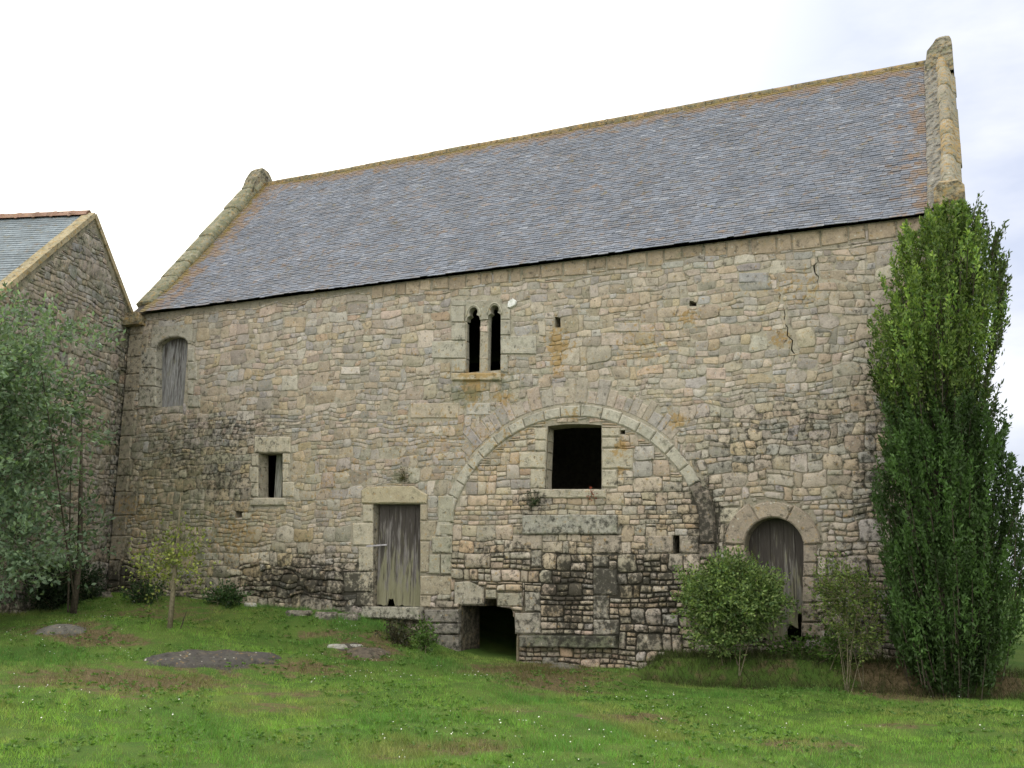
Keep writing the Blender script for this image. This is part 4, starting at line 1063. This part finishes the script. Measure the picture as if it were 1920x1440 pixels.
# tall thin straggly bush right of the door
b = gpt(1595, 1282); b = np.array([b[0], -.95, float(hgt(b[0], -.95))])
c1, c2, c3 = rel(1590, 1110, b), rel(1615, 1180, b), rel(1560, 1100, b)
shrub('straggly_bush', 'straggly thin-stemmed bush with reddish green leaves between door and tall evergreen', 'shrub', b,
      [(*c1, .50, .3, .45), (*c2, .38, .3, .5), (*c3, .28, .25, .35)], 4600, .048, .012, (.09, .16, .045), (.22, .26, .08), stems=9, stem_r=.006, spray=12)
for (u0, v0, u1, v1) in ((1595, 1077, 1618, 1152),):
    p0, p1 = onp(u0, v0, -.9), onp(u1, v1, -.85); p2 = onp(1640, 1236, -.8)
    V, Fc = tube([p2, p1, p0], [.012, .010, .006], 6); props(obj('dead_stick', np.array(V), Fc, M_TWIG, center=True), 'bare pale stick leaning in the straggly bush', 'stick')
# sapling on the lawn at the left
b = gpt(318, 1177); 
c1, c2, c3, c4 = rel(325, 1045, b), rel(285, 1072, b), rel(352, 1035, b), rel(314, 1012, b)
sap = shrub('sapling', 'slim young tree with sparse yellow-green leaves on the lawn at left', 'tree', b,
      [(*c1, .62, .5, .62), (*c2, .55, .4, .55), (*c3, .5, .4, .52), (*c4, .26, .25, .45)], 1150, .06, .020, (.13, .18, .05), (.28, .30, .08), stems=0, stem_r=.03, spray=6, mat=M_TWIG, shell=.05)
V, Fc = tube([(0, 0, -.1), (.01, 0, .5), (0, .02, 1.0), (.03, 0, 1.6), (.02, 0, 2.1)], [.045, .04, .035, .02, .008], 7); obj('trunk', V, Fc, M_TWIG, sap, smooth=True)
b2 = gpt(338, 1178); V, Fc = tube([b2 - [0, 0, .05], b2 + [.06, 0, .16], onp(350, 1146, b2[1])], [.012, .01, .005], 5)
props(obj('twig', np.array(V), Fc, M_BARK, center=True), 'bare twig sticking up from the grass beside the sapling', 'twig')
# leafy tree at the left edge
b = gpt(137, 1150)
bl = []
for (u, v, ru, rv) in ((60, 700, 100, 90), (130, 760, 90, 90), (-30, 650, 90, 90), (-20, 930, 90, 100), (20, 1010, 90, 90), (60, 1060, 80, 50), (10, 700, 70, 80), (30, 780, 70, 80), (0, 740, 80, 90), (40, 940, 90, 80), (70, 800, 90, 80), (100, 620, 50, 50), (20, 860, 90, 110), (90, 900, 100, 100), (140, 980, 70, 70), (40, 1020, 80, 80), (-40, 780, 100, 200), (160, 640, 40, 50), (185, 820, 34, 22), (20, 620, 60, 60), (130, 1060, 45, 50)):
    d = FW * F + RT * (u - 960) - UP * (v - 720); off = GO + GN * nr.uniform(.8, 1.6); c = CAM + d * ((off - CAM) @ GN) / (d @ GN) - b; s = 1 / 98.
    bl.append((c[0], c[1], c[2], ru * s, .6, rv * s))
t_ = shrub('leafy_tree', 'loose blue-green leafy tree in front of the left house', 'tree', b, bl, 14500, .10, .025, (.11, .175, .115), (.22, .30, .19), stems=2, stem_r=.02, spray=14, mat=M_BARK, shell=.1)
p = np.array([0, 0, 0]); V, Fc = tube([(0, 0, -.1), (.02, 0, .5), (-.03, .05, 1.1), (-.1, 0, 2.2), (-.25, 0, 3.6)], [.065, .055, .05, .035, .012], 8); obj('trunk', V, Fc, M_BARK, t_, smooth=True)
# dark bushes at lower left
for (u, v, w, h, lab) in ((30, 1120, 1.0, .75, 'dark low bush in the lower left corner by the house wall'), (100, 1105, .55, .6, 'smaller dark bush right of the corner bush')):
    b = gpt(u, v + 26); b = b + GN * .3; shrub('dark_bush', lab, 'bush', b, [(0, 0, h * .6, w, .6, h * .7)], 5000, .06, .018, (.018, .035, .018), (.035, .06, .028), stems=5, group='dark bushes at the left edge')
# plants at the wall's foot
for (u, v, w, h, nl_, ca_, cb_, nm, lab) in ((420, 1136, .45, .30, 1500, (.03, .07, .03), (.07, .13, .04), 'wall_foot_plant', 'broad dark green plant at the wall foot left of the blackened stones'),
        (268, 1130, .42, .32, 1300, (.03, .06, .03), (.06, .10, .04), 'wall_foot_plant', 'low green plant at the wall foot behind the sapling'),
        (795, 1222, .16, .42, 700, (.06, .12, .03), (.12, .20, .05), 'climbing_plant', 'bright green climber beside the cellar mouth'),
        (745, 1205, .34, .26, 1000, (.05, .06, .035), (.10, .09, .055), 'wall_foot_plant', 'grey-brown weed on the slope below the doorstep'),
        (1500, 1235, .5, .26, 1100, (.05, .11, .02), (.11, .19, .04), 'wall_foot_plant', 'bright weeds under the rotted corner of the round door'),
        (1775, 1268, .18, .2, 400, (.07, .13, .04), (.13, .20, .06), 'wall_foot_plant', 'small pale leaved weed at the foot of the tall evergreen'),
        (1570, 1250, .3, .5, 700, (.05, .10, .02), (.10, .17, .04), 'wall_foot_plant', 'fern-like weeds at the base of the straggly bush')):
    b = gpt(u, v); b[1] = min(b[1], -.12) if b[1] > -.12 else b[1]
    shrub(nm, lab, 'plant', b, [(0, 0, h * .55, w, .18, h * .6)], nl_, .05, .018, ca_, cb_, stems=4, stem_r=.006, spray=10, group='weeds along the wall foot' if nm != 'climbing_plant' else None)
for (u, v, r_, ca_, cb_, lab, n_) in ((1002, 938, .13, (.035, .06, .03), (.06, .09, .04), 'dark tuft growing under the left end of the square window sill', 260), (1108, 928, .09, (.30, .05, .04), (.40, .10, .06), 'small red-leaved weed on the square window sill', 60),
        (330, 1010, .10, (.03, .07, .025), (.06, .11, .03), 'small dark green sprig on the wall behind the sapling', 120), (755, 892, .16, (.05, .06, .02), (.10, .09, .03), 'dry moss tuft above the pale door lintel', 160)):
    p = onp(u, v, -.07); shrub('wall_plant', lab, 'plant', p, [(0, 0, 0, r_, .05, r_ * .8)], n_, .035, .010, ca_, cb_, stems=2, stem_r=.003, spray=8)
# trees far behind on the right
for (x, y, h, r_, lab) in ((19.6, 9, 3.6, 1.7, 'dark tree behind the barn at the right edge'), (23, 16, 4.6, 3.0, 'farther dark tree at the right edge')):
    b = (x, y, float(hgt(x, y))); e_ = shrub('background_tree', lab, 'tree', b, [(0, 0, h * .55, r_, r_ * .8, h * .45), (-r_ * .4, 0, h * .4, r_ * .7, r_ * .7, h * .38), (r_ * .5, .2, h * .68, r_ * .6, r_ * .6, h * .32)], 14000, .12, .04, (.025, .045, .022), (.05, .08, .035), stems=3, stem_r=.06, spray=20, mat=M_BARK, group='trees beyond the barn')

# ------------------------------------------------------------------ rocks in the lawn and at the wall foot
def rock(u, v, sx, sy, sz, lab, col, bl_=.2, sink=.35, name='rock', y=None, mo=.1):
    p = gpt(u, v)
    bm = bmesh.new(); bmesh.ops.create_icosphere(bm, subdivisions=3, radius=1)
    off = Vector((u * .13, v * .07, 1))
    for q in bm.verts:
        c = q.co.copy(); s = 1 + .30 * noise.noise(c * 1.2 + off) + .14 * noise.noise(c * 3.1 + off)
        c = c * s; c.z = min(c.z, .55 + .1 * noise.noise(c * 3)); q.co = Vector((c.x * sx, c.y * sy, c.z * sz))
    V = np.array([q.co[:] for q in bm.verts]) + p + [0, 0, sz * (.55 - sink) - sz * .3]; Fc = [tuple(q.index for q in f.verts) for f in bm.faces]; bm.free()
    o = obj(name, V, Fc, M_STONE, None, {'Col': np.array(col), 'Stain': np.array((bl_, mo, .05))}, True, center=True)
    return props(o, lab, 'rock', 'rocks in the grass' if name == 'rock' else None)
def outcrop(u, v, ru, rv, hh, lab, col, bl_=.2):
    """bedrock showing through the turf: a low dome that follows the slope"""
    c = gpt(u, v); a = gpt(u + ru, v); b = gpt(u, v - rv); e2 = gpt(u, v + rv); ra = np.hypot(*(a - c)[:2]); rb = .5 * np.hypot(*(b - e2)[:2]); ex = (a - c)[:2] / ra; ey = np.array([-ex[1], ex[0]])
    V = []; Fc = []; K, R_ = 40, 9
    for r_i in range(R_ + 1):
        for k in range(K):
            t = r_i / R_; an_ = 2 * math.pi * k / K; wob = 1 + .22 * nv(math.cos(an_) * 1.5 + u, math.sin(an_) * 1.5) + .12 * nv(math.cos(an_) * 4 + v, math.sin(an_) * 4)
            p = c[:2] + ex * ra * t * wob * math.cos(an_) + ey * rb * t * wob * math.sin(an_)
            z_ = float(hgt(p[0], p[1])) + hh * (1 - t ** 3) + .05 * nv(p[0] * 2.2, p[1] * 4) + .02 * nv(p[0] * 9, p[1] * 14) - .07 * (t > .98)
            V.append((p[0], p[1], z_))
    for r_i in range(R_):
        for k in range(K): k2 = (k + 1) % K; Fc.append((r_i * K + k, (r_i + 1) * K + k, (r_i + 1) * K + k2, r_i * K + k2))
    o = obj('rock', V, Fc, M_STONE, None, {'Col': np.array(col), 'Stain': np.array((bl_, .05, .05))}, True, center=True)
    return props(o, lab, 'rock', 'rocks in the grass')
outcrop(395, 1237, 135, 15, 0.08, 'long flat dark rock outcrop in the lawn at left', (.075, .070, .066), .12)
outcrop(115, 1183, 55, 6, 0.07, 'flat rock in bare soil at the far left of the lawn', (.12, .115, .105), .1)
outcrop(690, 1226, 42, 10, 0.085, 'low brownish rock mound right of the pale rock', (.12, .10, .08), .2)
outcrop(1060, 1251, 30, 4, .03, 'flat stone in the bare earth before the ledge', (.16, .15, .13), .1)
rock(632, 1213, .17, .12, .09, 'small pale lichened rock near the doorstep slope', (.40, .39, .36), .05)
rock(668, 1212, .12, .08, .07, 'small grey stone above the brownish mound', (.33, .32, .30), .1)
rock(470, 1136, .13, .1, .12, 'white stone at the foot of the blackened wall', (.5, .49, .45), .0)
rock(215, 1100, .38, .25, .34, 'large boulder at the corner of barn and house', (.24, .22, .19), .38)
rock(185, 1118, .30, .2, .2, 'low boulder left of the corner boulder', (.22, .20, .17), .4)
rock(255, 1112, .25, .18, .18, 'small boulder right of the corner boulder', (.22, .20, .17), .45)
for i_, u_ in enumerate((560, 610, 650)):
    rock(u_, 1152 + i_ * 3, .26, .16, .15, ('leftmost', 'middle', 'rightmost')[i_] + ' of three rounded footing stones below the blackened wall', (.25, .23, .20), .35)
rock(1415, 1222, .22, .15, .14, 'rough step stone below the round door', (.26, .24, .21), .25)

# ------------------------------------------------------------------ grass, dry grass, daisies
def scatter(n, x0, x1, y0, y1):
    return nr.uniform(x0, x1, n), nr.uniform(y0, y1, n)
def inview(x, y, z, m_=60):
    d = np.stack([x, y, z], -1) - CAM; w = d @ FW; u = 960 + F * (d @ RT) / w; v = 720 - F * (d @ UP) / w
    return (w > 2) & (u > -m_ * 3) & (u < 1920 + m_ * 3) & (v < 1440 + m_ * 2)
def noise2(x, y, s, o=0.): # cheap smooth field
    return (np.sin(x * s + 1.3 * np.sin(y * s * .7 + o)) + np.sin(y * s * 1.3 + 1.7 * np.sin(x * s * .6 + 2 + o)) + np.sin((x + y) * s * .8 + o)) / 3
def blades(x, y, h, w, col, lean=.5):
    n = len(x); z = hgt(x, y); P0 = np.stack([x, y, z], -1); a = nr.uniform(0, 2 * math.pi, n); sd = np.stack([np.cos(a), np.sin(a), 0 * a], -1) * w[:, None] * .5
    ld = nr.normal(0, lean, (n, 2)) * h[:, None]; tip = P0 + np.c_[ld, h]
    V = np.stack([P0 - sd - [0, 0, .01], P0 + sd - [0, 0, .01], tip], 1).reshape(-1, 3); Fc = np.arange(3 * n).reshape(-1, 3)
    return V, Fc, np.repeat(col, 3, 0)
x, y = scatter(1150000, -6, 25, -12.5, -.02)
z = hgt(x, y); dist = np.sqrt((x - CAM[0]) ** 2 + (y - CAM[1]) ** 2)
keep = inview(x, y, z) & (nr.random(len(x)) < np.clip(10.5 / dist, .35, 1)); x, y = x[keep], y[keep]
e, k = gmask(x, y); nzv = noise2(x, y, 3.1) * .25 + noise2(x, y, 9.) * .15
keep = (nr.random(len(x)) > np.clip((e + nzv * 1.6 * (e > .05)) * .95, 0, .88)) & (nr.random(len(x)) > np.clip((k - .25 + nzv * .6) * 2.2, 0, 1)); bank = (x > 11.75) & (y > -1.12); keep &= ~bank | (nr.random(len(x)) < .6); x, y, e, bank = x[keep], y[keep], e[keep], bank[keep]
n = len(x); f1 = np.clip(.5 + .55 * noise2(x, y, .9) + .35 * noise2(x, y, 2.7, 1.), 0, 1)[:, None]; f2 = np.clip(noise2(x, y, 1.6, 4.) * 1.3 + noise2(x, y, 6.1, 1.) * .7 - .22, 0, 1)[:, None]; f3 = (1 + .28 * noise2(x, y, 14., 2.) + .22 * noise2(x, y, 33., 5.))[:, None]
c = np.array((.105, .25, .052)) * (1 - f1) + np.array((.25, .42, .075)) * f1
c = c * (1 - .55 * f2) + np.array((.33, .31, .11)) * .55 * f2
ee = np.clip(e * 1.3, 0, .85)[:, None]; c = c * (1 - ee) + np.array((.27, .235, .115)) * ee
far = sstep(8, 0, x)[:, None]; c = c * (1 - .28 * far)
dry = nr.random(n) < .07; c[dry] = (.26, .22, .10)
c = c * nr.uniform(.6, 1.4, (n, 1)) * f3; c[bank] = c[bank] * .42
h = nr.uniform(.018, .045, n) * (1 + .9 * (f1[:, 0] < .2)) * (.7 + .9 * np.clip(noise2(x, y, 11., 3.) + .35, 0, 1)); h[bank] = nr.uniform(.06, .16, bank.sum()); wd = np.clip(dist.mean() * 0 + .0055 + 0 * h, .004, .01)
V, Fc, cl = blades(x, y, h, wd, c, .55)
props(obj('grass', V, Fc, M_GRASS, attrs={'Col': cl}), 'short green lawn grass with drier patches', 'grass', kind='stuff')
print('grass blades', n)
# longer dull grass and brown stalks on the rough mounds and the bank
x, y = scatter(160000, -4, 18, -7.5, -.05); e, k = gmask(x, y); z = hgt(x, y)
bank = (x > 11.75) & (y > -1.15) & (y < -.05)
keep = inview(x, y, z) & ((nr.random(len(x)) < np.clip(e - .35, 0, .6) * 1.2 * (1 - k)) | (bank & (nr.random(len(x)) < 1.))); x, y = x[keep], y[keep]; n = len(x); bank = bank[keep]
c = lcol(n, (.15, .11, .05), (.08, .12, .03), .35); c[bank] = lcol(bank.sum(), (.05, .042, .022), (.06, .085, .025), .35); h = nr.uniform(.03, .09, n); h[bank] = nr.uniform(.06, .18, bank.sum())
V, Fc, cl = blades(x, y, h, np.full(n, .009), c, .7)
props(obj('rough_grass', V, Fc, M_GRASS, attrs={'Col': cl}), 'brown and dark rough grass on mounds and bank', 'grass', kind='stuff')
# little broad-leaved weeds flat in the lawn
x, y = scatter(5200, 0, 20, -10, -.9); keep = noise2(x, y, 1.9, 7.) > -.1; x, y = x[keep], y[keep]; n = len(x); L_ = 7
bx_ = np.repeat(np.stack([x, y, hgt(x, y) + .02], -1), L_, 0); an = nr.uniform(0, 6.283, n * L_); dd = np.stack([np.cos(an), np.sin(an), nr.uniform(.25, .9, n * L_)], -1)
V, Fc, cl = leaves(bx_, dd, .045, .012, lcol(n * L_, (.07, .16, .035), (.17, .28, .07)), .1)
props(obj('lawn_weeds', V, Fc, M_LEAF, attrs={'Col': cl}), 'small broad-leaved weeds growing through the lawn', 'weeds', kind='stuff')
# daisies
x, y = scatter(950, 2, 19, -9, -.9); e, k = gmask(x, y); keep = (noise2(x, y, 1.1, 2.) > .05) & (e < .3); x, y = x[keep], y[keep]; n = len(x); z = hgt(x, y) + nr.uniform(.03, .05, n)
r_ = .0035 + .006 * nr.random(n) ** 2; V = []; 
an = np.arange(5) * 2 * math.pi / 5; V = np.stack([x[:, None] + r_[:, None] * np.cos(an), y[:, None] + r_[:, None] * np.sin(an), z[:, None] + .003 * np.sin(an * 2) + r_[:, None] * np.sin(an) * .4], -1).reshape(-1, 3)
props(obj('daisies', V, np.arange(5 * n).reshape(-1, 5), M_DAISY), 'tiny white daisies sprinkled through the lawn', 'flowers', kind='stuff')
